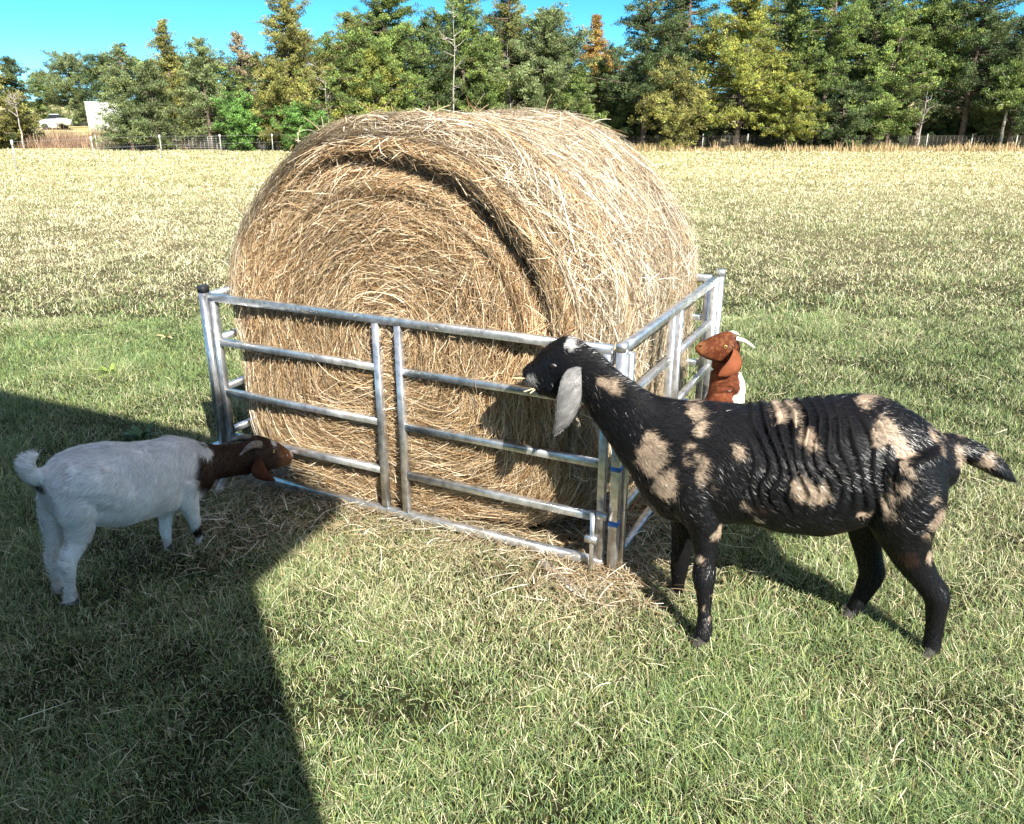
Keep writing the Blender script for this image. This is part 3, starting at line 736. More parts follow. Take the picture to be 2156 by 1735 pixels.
# --- the white kid on the left
wp0 = np.array([-1.27, 2.80]); wf = unit(np.array([.62, .785])); wr = np.array([wf[1], -wf[0]])
def W4(x, y): return (.3219*x, 838.5+.3219*y)
def WS(px, py, off=0.): return on_plane(px, py, wp0+wr*off, wf)
rows = [((262, 520), (275, 640), .04), ((325, 440), (340, 770), .075), ((430, 365), (470, 815), .10), ((560, 315), (630, 825), .122), ((720, 292), (770, 828), .132), ((900, 290), (900, 795), .128),
        ((1050, 268), (1060, 745), .108), ((1135, 246), (1175, 700), .09), ((1230, 262), (1280, 650), .08), ((1310, 290), (1350, 585), .062),
        ((1385, 298), (1400, 530), .048), ((1480, 298), (1500, 510), .042), ((1590, 285), (1630, 492), .042), ((1670, 242), (1715, 470), .05), ((1740, 250), (1780, 462), .047),
        ((1805, 278), (1840, 445), .038), ((1862, 315), (1880, 425), .029), ((1895, 345), (1893, 400), .02)]
m = MB()
st = []
for a, b, w in rows:
    T_, Bo = WS(*W4(*a)), WS(*W4(*b)); c = (T_+Bo)/2; h = np.linalg.norm(T_-Bo)/2; h2 = math.sqrt(max(h*h-(w*.30)**2, (.6*h)**2)); d_ = unit(T_-Bo)
    st.append([*(c+d_*h2), *(c-d_*h2), w])
body_loft(m, st, lambda c: np.repeat(np.array([[wr[0], wr[1], 0]]), len(c), 0))
def wleg(pts, radii, off0, off1, hoof):
    n = len(pts); P = [WS(*W4(*p), off0+(off1-off0)*i_/(n-1)) for i_, p in enumerate(pts)]
    limb(m, P, radii); return P
hooves_w = []
hooves_w.append(wleg([(500, 560), (500, 700), (520, 820), (510, 920), (470, 1020), (445, 1095), (465, 1180), (472, 1255), (480, 1325)], [.062, .068, .050, .033, .024, .0235, .0145, .0155, .0175], .055, .06, 0))
hooves_w.append(wleg([(370, 640), (370, 760), (372, 880), (362, 980), (352, 1060), (380, 1150), (398, 1225), (406, 1290)], [.055, .050, .035, .024, .022, .0145, .015, .0165], -.055, -.05, 0))
hooves_w.append(wleg([(1220, 520), (1215, 640), (1245, 730), (1268, 800), (1285, 850), (1300, 910), (1308, 965)], [.055, .047, .031, .023, .021, .015, .018], .05, .02, 0))
hooves_w.append(wleg([(1120, 600), (1090, 720), (1085, 800), (1088, 870), (1098, 940), (1108, 1020)], [.05, .030, .023, .021, .016, .019], -.05, -.03, 0))
limb(m, [WS(*W4(*p), .0) for p in ((300, 520), (240, 515), (195, 480), (180, 430), (210, 392), (250, 360))], [.040, .028, .025, .024, .015, .005])
limb(m, [WS(*W4(420, 560), .035), WS(*W4(600, 560), .05), WS(*W4(800, 600), .05)], [.08, .09, .09])
limb(m, [WS(*W4(1740, 410)), WS(*W4(1850, 400))], [.042, .026])
V, F, Nn = fuse(m, .0055, 5)
V = V+Nn*((vnoise(V, 16, 6)-.5)*.010+(vnoise(V, 45, 8)-.5)*.004)[:, None]
def wA(P): return (P[..., 0]-wp0[0])*wf[0]+(P[..., 1]-wp0[1])*wf[1]
def SW(p, rx, rz, ro=0.):
    P = WS(*W4(*p)); s = (P[1]*CP+(CAMH-P[2])*SP)/FPX*.3219/.9
    return (wA(P), P[2], rx*s, rz*s, ro)
a_ = wA(V); z = V[:, 2]; nse = (vnoise(V, 40, 1)-.5)*.5
col = np.array([.74, .71, .68])*(1-.10*vnoise(V, 8, 2)[:, None])
pin = blotch(a_, z, [SW((470, 1250), 40, 110), SW((1100, 980), 40, 60), SW((1090, 760), 45, 50)], nse)[:, None]*.4
col = col*(1-pin)+np.array([.5, .36, .28])*pin
nb = SW((1335, 300), 1, 1)[0]
def paint_kid(V, Nn=None):
    a_ = wA(V); z = V[:, 2]; nse = (vnoise(V, 40, 1)-.5)*.7
    col = np.array([.90, .87, .83])*(1-.10*vnoise(V, 8, 2)[:, None])
    pin = blotch(a_, z, [SW((470, 1250), 40, 110), SW((1100, 980), 40, 60), SW((1090, 760), 45, 50)], nse)[:, None]*.4
    col = col*(1-pin)+np.array([.5, .36, .28])*pin
    brown = np.clip((a_-nb+.006*np.sin(z*90)+nse*.012)/.008, 0, 1)
    brown = np.maximum(brown, blotch(a_, z, [SW((1310, 450), 100, 140, -.15)], nse*.6))
    brown = brown*(1-blotch(a_, z, [SW((1300, 330), 60, 26, -.55)], nse*.3)*np.clip((nb+.02-a_)/.01, 0, 1))
    brown = np.maximum(brown, blotch(a_, z, [SW((1260, 840), 42, 60, -.5), SW((230, 620), 30, 45)], nse))[:, None]
    bc = np.array([.017, .0065, .004])*(1+.5*vnoise(V, 20, 4)[:, None])
    fz = np.clip((a_-SW((1760, 300), 1, 1)[0])/.045, 0, 1)[:, None]; bc = bc*(1-fz)+np.array([.22, .09, .038])*fz*(.7+.6*vnoise(V, 50, 3)[:, None])
    col = col*(1-brown)+bc*brown
    bl = blotch(a_, z, [SW((1770, 282), 26, 16, -.5), SW((1895, 345), 14, 16)], nse)[:, None]
    return col*(1-bl)+np.array([.7, .66, .62])*bl
col = paint_kid(V)
kid = empty('goat', (wp0[0]-.12, wp0[1]-.15, 0), 'small white goat with brown head and neck, standing in shade with nose through the feeder', 'goat', 'goats feeding at the bale')
mk('body', V, F, M_skin, kid, col, smooth=True)
def flow_w(p):
    g = np.repeat(np.array([[-wf[0], -wf[1], -.6]]), len(p), 0)
    leg = np.clip((.24-p[:, 2])/.05, 0, 1)[:, None]; g = g*(1-leg)+np.array([[-.1, -.1, -1.]])*leg
    g[:, 2] += (vnoise(p, 9, 11)-.5)*1.8
    tl = (wA(p) < SW((285, 500), 1, 1)[0])[:, None]; g = np.where(tl, np.array([[-.5, -.4, .6]]), g)
    return g
Lw = lambda p: np.where(wA(p) < SW((285, 500), 1, 1)[0], .024, np.where(p[:, 2] < .22, .012, np.where(wA(p) > nb, .011, .021)))
V2, F2, C2 = fur(V, F, Nn, paint_kid, flow_w, 120000, Lw, .25, .0007)
mk('coat', V2, F2, M_coat, kid, C2)
def skin_obj(name, mm, parent, color, var=.4, fr=60, mat=None):
    V_, T_ = mm.tris(); c_ = np.array(color)*(1-var/2+var*vnoise(V_, fr, 3)[:, None])
    return mk(name, V_, T_, mat or M_skin, parent, c_, smooth=True)
R3 = np.array([wr[0], wr[1], 0])
for s in (1, -1):
    c = [WS(*W4(*p), s*d) for p, d in (((1690, 385), .045), ((1685, 425), .066), ((1695, 465), .078), ((1722, 500), .08), ((1760, 524), .076), ((1797, 539), .07))]
    mm = leafshape(c, [.030, .058, .066, .056, .034, .008], unit(np.array([wf[0], wf[1], .35])), R3*s, .003, .2); skin_obj('ear', mm, kid, (.055, .019, .009))
    b0 = WS(*W4(1697, 300), s*.042); b1 = WS(*W4(1640, 318), s*.066); b2 = WS(*W4(1566, 372), s*.080)
    if s < 0: b0, b1, b2 = WS(*W4(1640, 262), -.02), WS(*W4(1570, 266), -.03), WS(*W4(1490, 282), -.045)
    mm = MB(); limb(mm, [b0, (b0+b1)/2+UP*.004, b1+UP*.004, b2], [.016, .0155, .0125, .003], k=10); mm.build('horn', M_horn, kid, smooth=True)
    e = eye(kid, WS(*W4(1783, 345), s*.040), .0095, M_iris); mm = MB(); c0 = WS(*W4(1785, 344), s*.0475); limb(mm, [c0-np.r_[wf*.005, 0], c0+np.r_[wf*.005, 0]], [.003, .003], k=6); mm.build('pupil', M_eye, e)
    mm = MB(); c0 = WS(*W4(1890, 368), s*.019); limb(mm, [c0-np.r_[wf*.004, 0], c0+np.r_[wf*.003, .002]], [.0025, .003], k=6); mm.build('nostril', M_eye, kid)
for H in hooves_w:
    mm = MB(); P = H[-1].copy(); P[2] = min(P[2], .02); P[2] = 0
    for s in (-1, 1): limb(mm, [P+np.r_[wf*.010+wr*s*.009, .004], P+np.r_[wr*s*.008, .022]], [.012, .013], k=8)
    mm.build('hoof', M_horn, kid, smooth=True)

# --- the brown headed goat behind the feeder corner
def G8(x, y): return (1359+.1207*x, 665+.1207*y)
gy = 3.42
def GS(p, off=0.): return at_depth(*G8(*p), gy+off)
m = MB()
rows = [((905, 500), (905, 640), .017), ((960, 455), (955, 690), .026), ((1060, 412), (1060, 738), .031), ((1180, 352), (1200, 785), .038), ((1300, 300), (1310, 795), .046), ((1420, 275), (1430, 745), .050), ((1530, 300), (1530, 640), .046), ((1590, 380), (1570, 600), .03)]
st = [[*GS(a), *GS(b), w] for a, b, w in rows]
body_loft(m, st, lambda c: np.repeat(np.array([[.12, 1., 0]]), len(c), 0))
limb(m, [GS((1480, 480), .02), GS((1430, 650), .03), GS((1380, 850), .03), GS((1370, 1080), .0), GS((1380, 1320), -.06), GS((1400, 1480), -.10)], [.045, .050, .056, .060, .070, .080])
limb(m, [GS((1390, 1250), -.03), np.array([.89, 3.28, .36]), np.array([.91, 3.15, .335]), np.array([.92, 3.03, .335]), np.array([.92, 2.95, .36])], [.06, .09, .105, .09, .045])
limb(m, [GS((1540, 1000), .0), GS((1560, 1200), -.04), GS((1440, 1420), -.12)], [.028, .045, .07])
g3h = []
for x_, y_ in ((.84, 3.32), (.96, 3.30), (.87, 3.06), (.97, 3.07)):
    P = [np.array([x_, y_, .30]), np.array([x_, y_-.01, .2]), np.array([x_, y_+.01, .11]), np.array([x_, y_, .02])]; g3h.append(P[-1]); limb(m, P, [.05, .03, .02, .018])
limb(m, [np.array([.92, 2.94, .38]), np.array([.92, 2.91, .41]), np.array([.92, 2.91, .44])], [.03, .022, .006])
V, F, Nn = fuse(m, .0055, 4)
V = V+Nn*((vnoise(V, 30, 6)-.5)*.004)[:, None]
u_ = V[:, 0]*FPX/(V[:, 1]*CP+(CAMH-V[:, 2])*SP)
# the coat is brown on head and throat, white behind a slanting line down the neck
nline = V[:, 0] - (GS((1640, 900))[0] + (V[:, 2]-GS((1640, 900))[2])*(GS((1240, 1450))[0]-GS((1640, 900))[0])/(GS((1240, 1450))[2]-GS((1640, 900))[2]))
wh = np.clip((nline+.01*(vnoise(V, 60, 1)-.5))/.004, 0, 1)*(V[:, 2] < GS((0, 840))[2])
wh = np.maximum(wh, (V[:, 1] < 3.2)*1.0)[:, None]
br = np.array([.095, .026, .011])*(.6+.7*vnoise(V, 30, 2)[:, None]); fl = np.clip((vnoise(V, 120, 5)-.55)*4, 0, 1)[:, None]; br = br*(1-.35*fl)+np.array([.30, .13, .05])*.35*fl
mz = np.clip((GS((1060, 500))[0]-V[:, 0])/.03, 0, 1)[:, None]*.6; br = br*(1-mz)+np.array([.26, .11, .04])*mz
col = br*(1-wh)+np.array([.80, .78, .74])*wh
g3 = empty('goat', (.88, 3.05, 0), 'brown headed goat with pale horns and white shoulders looking over from beyond the black goat', 'goat', 'goats feeding at the bale')
mk('body', V, F, M_skin, g3, col, smooth=True)
V2, F2, C2 = fur(V, F, Nn, col, lambda p: np.where((p[:, 2] > .52)[:, None], np.array([[1., .1, -.1]]), np.array([[.2, -.5, -1.]])), 30000, .010, .2, .0007)
mk('coat', V2, F2, M_coat, g3, C2)
for s in (1, -1):
    c = [GS(p, -s*d) for p, d in (((1570, 590), .05), ((1600, 690), .085), ((1580, 800), .11), ((1520, 900), .12), ((1440, 970), .12), ((1350, 1025), .115), ((1280, 1045), .11))]
    mm = leafshape(c, [.024, .046, .060, .064, .058, .038, .010], unit(np.array([.8, 0, -.5])) if s > 0 else unit(np.array([.8, 0, -.5])), np.array([0, -s*1., 0]), .003, .2); skin_obj('ear', mm, g3, (.17, .052, .022))
    hb = [GS((1590, 395), -s*.03), GS((1720, 430), -s*.045), GS((1820, 490), -s*.055), GS((1912, 560), -s*.06)]
    if s < 0: hb = [GS((1480, 300), .03), GS((1540, 290), .05), GS((1600, 310), .07), GS((1650, 345), .09)]
    mm = MB(); limb(mm, hb, [.0105, .0085, .006, .0018], k=10); mm.build('horn', M_horn2, g3, smooth=True)
    e = eye(g3, GS((1395, 535), -s*.0435), .0085, M_iris)
    mm = MB(); c0 = GS((1405, 535), -s*.0525); limb(mm, [c0+np.array([-.004, 0, .003]), c0+np.array([.004, 0, -.003])], [.0024, .0024], k=6); mm.build('pupil', M_eye, e)
    mm = MB(); c0 = GS((955, 520), -s*.021); limb(mm, [c0+np.array([-.004, 0, .001]), c0+np.array([.006, 0, -.001])], [.003, .004], k=6); mm.build('nostril', M_eye, g3)
for P in g3h:
    mm = MB()
    for s in (-1, 1): limb(mm, [P+np.array([s*.009, .008, -.016]), P+np.array([s*.008, 0, .008])], [.012, .013], k=8)
    mm.build('hoof', M_hoof, g3, smooth=True)

# ---------------------------------------------------------------- broad leaved weeds in the grass
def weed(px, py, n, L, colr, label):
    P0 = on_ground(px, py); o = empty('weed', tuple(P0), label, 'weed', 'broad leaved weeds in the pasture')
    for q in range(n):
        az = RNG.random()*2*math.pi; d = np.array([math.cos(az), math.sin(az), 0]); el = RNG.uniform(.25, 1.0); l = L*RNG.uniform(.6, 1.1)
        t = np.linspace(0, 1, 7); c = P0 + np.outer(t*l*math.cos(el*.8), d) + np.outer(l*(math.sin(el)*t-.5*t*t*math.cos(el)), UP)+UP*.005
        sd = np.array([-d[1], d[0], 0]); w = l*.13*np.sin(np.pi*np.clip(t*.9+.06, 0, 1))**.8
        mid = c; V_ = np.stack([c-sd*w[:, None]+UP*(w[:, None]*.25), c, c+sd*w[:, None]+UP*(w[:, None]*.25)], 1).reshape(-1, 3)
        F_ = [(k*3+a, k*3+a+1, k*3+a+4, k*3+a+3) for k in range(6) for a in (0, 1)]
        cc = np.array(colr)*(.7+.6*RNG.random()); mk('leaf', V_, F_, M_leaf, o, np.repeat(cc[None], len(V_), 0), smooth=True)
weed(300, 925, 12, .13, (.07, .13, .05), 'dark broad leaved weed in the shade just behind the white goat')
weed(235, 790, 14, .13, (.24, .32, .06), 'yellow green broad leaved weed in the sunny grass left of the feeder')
weed(350, 712, 8, .10, (.42, .36, .18), 'small withered pale weed left of the feeder corner post')

# ---------------------------------------------------------------- trees
def tri_leaves(c, n_per, rad, size, col, up=.5, squash=.7):
    """leaf-sized faces scattered through small clumps: c (M,3) clump centres"""
    M = len(c); N = M*n_per
    ctr = np.repeat(c, n_per, 0); rr = np.repeat(np.broadcast_to(rad, (M,)), n_per)
    dr = unit(RNG.normal(0, 1, (N, 3))); q = RNG.random((N, 1))**.45
    off = dr*q*rr[:, None]; off[:, 2] *= squash
    p = ctr+off
    s = size*(.5+.9*RNG.random((N, 1)))
    ax = unit(dr*.8 + np.array([0, 0, up]) + RNG.normal(0, .55, (N, 3))); b = unit(np.cross(ax, RNG.normal(0, 1, (N, 3))))
    v0 = p-b*s*.42; v1 = p+b*s*.42; v2 = p+ax*s*1.5
    V = np.stack([v0, v1, v2], 1).reshape(-1, 3); F = np.arange(N*3).reshape(-1, 3)
    cc = np.repeat(col, n_per, 0)*(.8+.4*RNG.random((N, 1)))
    return V, F, np.repeat(cc, 3, 0)
KIND = {
 'olive': ([[.17, .17, .045], [.22, .21, .05], [.12, .14, .04], [.15, .13, .05]], .35),
 'green': ([[.09, .14, .035], [.13, .18, .045], [.06, .10, .03], [.17, .20, .05]], .3),
 'blue': ([[.11, .145, .06], [.14, .18, .075], [.08, .11, .045], [.14, .155, .055]], .25),
 'dark': ([[.045, .075, .028], [.06, .095, .035], [.035, .055, .022], [.10, .12, .04]], .3),
 'yellow': ([[.19, .195, .04], [.15, .18, .04], [.25, .235, .045], [.10, .135, .035]], .35),
 'lush': ([[.08, .17, .035], [.11, .20, .045], [.06, .12, .03]], .3),
 'orange': ([[.30, .17, .05], [.30, .22, .06], [.20, .13, .04]], .3),
 'bare': ([[.22, .17, .10], [.16, .15, .08]], .3)}
def tree(px, ytop, hwpx, d, kind, label, shape='cone', low=.08, dens=1., name='cedar_tree', cat='tree', group='trees along the far side of the field', baseoff=0., pale=False, leafs=1.0, trunk=1.0, gap=0.):
    pal = np.array(KIND[kind][0])
    P = at_depth(px, 300, d); gz = float(terrain(0, d)); base = np.array([P[0], d, gz])
    top = at_depth(px, ytop, d)[2]; H = max(top-gz, 1.2)
    zc = d*CP+(CAMH-gz)*SP; Rm = hwpx*zc/FPX
    o = empty(name, tuple(base), label, cat, group)
    m = MB(); n = 9; t = np.linspace(0, 1, n)
    wob = np.cumsum(RNG.normal(0, .05*H/12, (n, 2)), 0); wob[0] = 0
    tp = base + np.c_[wob[:, 0], wob[:, 1], t*H*.93]; tp[0, 2] -= .3
    r0 = (.06+.012*H)*trunk; m.tube(tp, r0*(1-t*.93)**.8, 7)
    Rm *= 1.38; nb = int((34+H*6+Rm*12)*dens); clumps = []; crad = []; cshade = []
    for b in range(nb):
        f = low + (1-low)*(b+RNG.random())/nb
        if gap and RNG.random() < gap: continue
        hh = (f-low)/(1-low+1e-6)
        if shape == 'cone': pr = (1-hh)**.55*(.7+.3*min(1, hh*5+.3))
        elif shape == 'round': pr = math.sqrt(max(0, 1-(2*hh-.9)**2/1.25))
        elif shape == 'spire': pr = (1-hh)**.8*.95+.05
        else: pr = .75*math.sin(math.pi*min(1, hh*.8+.25))+.1
        az = RNG.random()*2*math.pi
        L = Rm*pr*RNG.uniform(.45, 1.1)*(.6+.8*float(vnoise(np.array([math.cos(az)*1.3+px*.01, math.sin(az)*1.3, f*3.2]), 1., 3)))+.2
        st_ = np.array([np.interp(f*1.0, t, tp[:, 0]), np.interp(f, t, tp[:, 1]), gz+f*H*.93])
        rise = RNG.uniform(.05, .65)*L*(.5+hh*.7)
        s = np.linspace(0, 1, 6)
        kink = RNG.normal(0, .12*L, 2)
        bp = st_+np.c_[math.cos(az)*L*s+kink[0]*s**2, math.sin(az)*L*s+kink[1]*s**2, rise*s**1.5-.12*L*s]
        m.tube(bp, (.045*r0/.15+.004*L)*(1-.88*s)+.004, 4)
        if kind == 'bare' and RNG.random() < .55:
            for q in range(3):
                e = bp[RNG.integers(2, 5)]; dd = unit(np.array([math.cos(az+RNG.normal(0, .8)), math.sin(az+RNG.normal(0, .8)), RNG.uniform(.2, 1.2)])); m.tube(np.array([e, e+dd*.35*L, e+dd*.7*L]), [.018, .012, .006], 3)
            continue
        nc = max(3, int(6.6*L))
        for q in range(nc):
            ff = RNG.uniform(.2, 1.05); c = np.array([np.interp(ff, s, bp[:, k]) for k in range(3)]) + RNG.normal(0, .13*(L*.4+.3), 3)
            clumps.append(c); crad.append(RNG.uniform(.14, .33)*(1.1 if H > 6 else .85)); cshade.append(RNG.integers(0, len(pal)))
    top_c = np.array([tp[-1]+np.array([RNG.normal(0, .12), RNG.normal(0, .12), RNG.uniform(-.5, .12)*1.2]) for _ in range(7)]); clumps += list(top_c); crad += [.16]*7; cshade += list(RNG.integers(0, len(pal), 7))
    m.build('trunk', M_pale if pale else M_bark, o, smooth=True)
    c = np.array(clumps); cr = np.array(crad)*leafs
    colz = pal[np.array(cshade)]
    k = (vnoise(c, .55, 5)*1.1)[:, None]; colz = (.62*colz+.38*pal.mean(0))*(.6+.7*k)*RNG.uniform(.45, 1.65, (len(c), 1))
    V_, F_, C_ = tri_leaves(c, int(38), cr, .072*leafs, colz*1.2, squash=.6)
    mk('crown', V_, F_, M_leaf, o, C_)
    return o
def snag(px, ybot, ytop, d, label, n=16, spread=1.0):
    P = at_depth(px, 300, d); gz = float(terrain(0, d)); b = np.array([P[0], d, gz]); H = at_depth(px, ytop, d)[2]-gz
    zb = at_depth(px, ybot, d)[2]-gz
    o = empty('dead_tree', tuple(b), label, 'dead tree', 'bleached dead trees in the wood')
    m = MB(); t = np.linspace(0, 1, 8); tp = b+np.c_[np.cumsum(RNG.normal(0, .06, 8)), RNG.normal(0, .03, 8), t*H]; m.tube(tp, .075*(1-.85*t), 6)
    m.build('trunk', M_pale, o, smooth=True)
    for q in range(n):
        f = RNG.uniform(max(.15, zb/H), .98); s0 = np.array([np.interp(f, t, tp[:, k]) for k in range(3)]); az = RNG.random()*6.28; L = RNG.uniform(.4, 1.3)*spread
        dd = np.array([math.cos(az), math.sin(az)*.6-.3, RNG.uniform(.1, .9)]); s = np.linspace(0, 1, 5)[:, None]
        bp = s0+dd*L*s+RNG.normal(0, .05, (5, 3))*s; mb2 = MB(); mb2.tube(bp, .035*(1-.8*s[:, 0])+.006, 4)
        for z_ in range(3):
            e = bp[RNG.integers(1, 4)]; d3 = unit(dd+RNG.normal(0, .7, 3)); mb2.tube(np.array([e, e+d3*.25*L, e+d3*.5*L+np.array([0, 0, .05])]), [.016, .011, .006], 3)
        mb2.build('limb', M_pale, o)

T = tree
# left side, from the edge of the frame
T(-8, 80, 62, 66, 'olive', 'yellow olive cedar at the far left edge of the field', low=.03)
T(-110, 60, 60, 68, 'green', 'dark cedar just outside the left edge of the view', low=.03)
T(46, 108, 42, 68, 'dark', 'dark green cedar beside the leftmost yellow olive cedar', low=.03)
T(112, 150, 34, 108, 'green', 'low rounded green tree behind the parked white car', 'round', low=.05)
T(170, 104, 50, 100, 'blue', 'distant rounded blue green tree above the parked car', 'round', low=.03)
T(235, 108, 40, 98, 'dark', 'distant dark tree rising behind the white trailer end', 'round', low=.03)
T(278, 82, 48, 63, 'blue', 'broad blue green cedar in front of the white trailer', 'cone', low=.10, dens=1.15)
T(374, 28, 48, 66, 'olive', 'narrow spired cedar with yellow tips between two blue cedars', 'spire', low=.12)
T(330, 120, 42, 62.5, 'blue', 'low blue green cedar with bare limbs right of the broad trailer cedar', 'cone', low=.08)
T(444, 64, 56, 63.5, 'blue', 'grey green cedar with exposed pale limbs', 'cone', low=.10, gap=.15)
T(520, 52, 34, 74, 'bare', 'thin nearly bare tree with a few reddish leaves', 'cone', low=.2, name='bare_tree')
T(510, 190, 40, 62, 'lush', 'bright green bushy tree below the nearly bare tree', 'round', low=.02, name='bushy_tree')
T(622, -40, 74, 64, 'olive', 'tall brownish olive cedar standing highest on the left', 'cone', low=.10, dens=1.1)
T(585, 120, 40, 62.5, 'olive', 'short yellow olive cedar under the tall brownish cedar', 'round', low=.06)
T(640, 215, 44, 61.5, 'lush', 'low lush green shrub left of the bale top', 'round', low=.0, name='shrub', cat='shrub')
T(708, 60, 40, 65, 'green', 'green cedar with bare pale twigs left of the big dark cedar', low=.10, gap=.2)
# behind the bale
T(742, 8, 48, 67, 'olive', 'cedar with yellow tipped shoots left of the big dark cedar', low=.05)
T(832, -90, 96, 64, 'green', 'big dense green cedar with yellow patches behind the bale', 'cone', low=.03, dens=1.25)
T(795, 90, 60, 62.5, 'yellow', 'yellow green cedar nestled in front of the big dense cedar', 'cone', low=.05)
T(905, 20, 60, 66, 'dark', 'dark cedar between the big dense cedar and the bleached trunk', low=.04)
T(975, -120, 70, 67, 'green', 'tall green cedar right behind the bleached trunk', low=.04)
T(1030, 60, 56, 63, 'green', 'green cedar with yellow shoots straight above the bale top', low=.04)
T(1080, -60, 66, 66, 'olive', 'olive cedar left of the rounded blue green cedar', low=.04)
T(1145, -2, 68, 63, 'blue', 'rounded dense blue green cedar right above the bale', 'round', low=.02, dens=1.45)
T(1212, 130, 48, 61.5, 'green', 'small green cedar at the foot of the rounded blue cedar', low=.02)
T(1246, 14, 32, 74, 'orange', 'orange autumn tree showing between the green trees', 'oval', low=.3, name='autumn_tree')
T(1262, 120, 30, 70, 'yellow', 'yellowing tree below the orange autumn tree', 'oval', low=.2, name='autumn_tree')
# the wood on the right
T(1352, -150, 70, 63, 'dark', 'tall dark sparse cedar at the left end of the right wood', 'cone', low=.26, gap=.15)
T(1300, 150, 50, 66, 'dark', 'low dark cedar in the gap left of the right wood', 'cone', low=.02)
T(1432, -170, 52, 64, 'dark', 'tall thin tree with a bare dark trunk and open crown', 'oval', low=.45, gap=.3, dens=.8)
T(1415, 110, 50, 62, 'olive', 'brownish bush under the tall thin open crowned tree', 'round', low=.06, gap=.2, name='bushy_tree')
T(1548, -110, 86, 63, 'yellow', 'large yellow green cedar in the middle of the right wood', 'cone', low=.16, dens=1.2)
T(1655, 150, 50, 61.5, 'yellow', 'small bright yellow leaved tree at the edge of the right wood', 'round', low=.2, name='autumn_tree')
T(1640, -170, 66, 66, 'green', 'green cedar rising right of the large yellow green cedar', 'cone', low=.15)
T(1722, -150, 72, 63.5, 'green', 'open green cedar with dark trunk and sky gaps', 'oval', low=.32, gap=.18)
T(1800, -190, 84, 67, 'dark', 'very tall dark cedar in the right wood', 'cone', low=.2)
T(1868, -10, 72, 62.5, 'green', 'bushy green cedar overhanging the right wood edge', 'oval', low=.12)
T(1930, -170, 76, 65, 'green', 'tall bright topped cedar toward the right edge', 'oval', low=.28)
T(1770, 170, 46, 62, 'dark', 'low dark bush beneath the open green cedar', 'round', low=.02, name='bushy_tree')
T(2020, -150, 80, 63.5, 'dark', 'wide dark cedar second from the right edge', 'cone', low=.2)
T(2120, -10, 66, 62.5, 'dark', 'dark cedar at the right edge of the view', 'cone', low=.14)
T(2108, 110, 50, 61.5, 'green', 'light green small tree with a pale leaning trunk at right', 'oval', low=.45, pale=True, name='pale_trunk_tree')
T(2215, -60, 80, 65, 'green', 'green cedar just beyond the right edge of the view', 'cone', low=.1)
# second row that closes the wood
for k_, (px, yt, kd) in enumerate([(1290, 90, 'dark'), (1390, 40, 'dark'), (1490, 20, 'green'), (1600, 0, 'dark'), (1700, 30, 'dark'), (1790, 0, 'dark'), (1880, 10, 'green'), (1975, 0, 'dark'), (2070, 30, 'dark'), (2160, 0, 'dark'), (700, 90, 'dark'), (860, 40, 'dark'), (1000, 40, 'dark'), (1110, 60, 'dark'), (560, 110, 'dark'), (470, 120, 'green'), (400, 110, 'dark'), (330, 120, 'green'), (650, 60, 'green'), (770, 30, 'green'), (930, 10, 'green'), (1060, 20, 'dark'), (1160, 60, 'green')]):
    T(px, yt, 62, 73+RNG.uniform(0, 5), kd, ['dark tree in the second row of the wood behind the first cedars'][0], 'round', low=.02, dens=.9, group='second row of the wood')
for px in (1345, 1470, 1585, 1690, 1745, 1830, 1905, 1985, 2065, 2150):
    T(px, 232+RNG.uniform(-14, 14), 44, 65.5+RNG.uniform(0, 1.5), 'dark', 'low dark undergrowth shrub among the trunks of the right wood', 'round', low=.0, dens=1.0, name='shrub', cat='shrub', group='undergrowth shrubs in the wood')
snag(955, 230, 8, 63.5, 'tall bleached dead trunk with short limbs above the bale', 16, .9)
snag(690, 245, 140, 63.1, 'pale dead tree with fine twigs left of the big dense cedar', 20, .9)
snag(50, 250, 195, 64.9, 'small bleached dead tree in front of the far left cedar', 14, .7)
snag(1072, 250, 95, 62.7, 'forked pale dead stems in front of the olive cedar', 10, .6)
#snag(395, 200, 110, 62.8, 'long bleached limbs sticking out of the grey green cedar', 12, 1.5)
snag(1930, 300, 180, 62.7, 'pale crooked dead stem inside the right wood', 10, .8)

# ---------------------------------------------------------------- dead weeds along the wood edge
def weeds(name, xs_, d0, d1, h, N, cols, label):
    px = RNG.uniform(xs_[0], xs_[1], N); y = RNG.uniform(d0, d1, N); x = (px-1078)*(y*CP+3*SP)/FPX; z = terrain(x, y)
    hh = h*(.3+.9*RNG.random(N)**1.5)*(.4+1.2*n2(x, y, .6, 4)); az = RNG.random(N)*6.28; le = RNG.uniform(0, .45, N)*hh
    t = np.linspace(0, 1, 3)[None, :, None]; top = np.stack([np.cos(az)*le, np.sin(az)*le, hh], -1)
    P = np.stack([x, y, z], -1)[:, None]+top[:, None]*t
    side = np.stack([np.cos(az+1.5), np.sin(az+1.5)*.3, 0*az], -1)
    c = np.array(cols)[RNG.integers(0, len(cols), N)]*(.6+.8*RNG.random((N, 1)))
    V_, F_, C_ = ribbons(P, RNG.uniform(.008, .022, N), unit(side), [1, .9, .4], c)
    tag(mk(name, V_, F_, M_grass, col=C_), label, 'weeds', kind='stuff')
weeds('dead_weeds', (25, 215), 66.5, 72, 1.0, 3500, [[.22, .14, .09], [.33, .23, .15], [.16, .10, .07]], 'tall reddish brown dead weeds below the parked car')
weeds('dead_weeds', (200, 700), 64.5, 67, .8, 5000, [[.22, .14, .09], [.3, .22, .12], [.1, .12, .04]], 'brown dead weeds along the woven wire fence')
weeds('dead_weeds', (1230, 2200), 60.2, 62.5, .38, 6000, [[.4, .28, .14], [.3, .2, .1], [.12, .12, .04], [.5, .38, .2]], 'dry grass and weeds along the foot of the right wood')
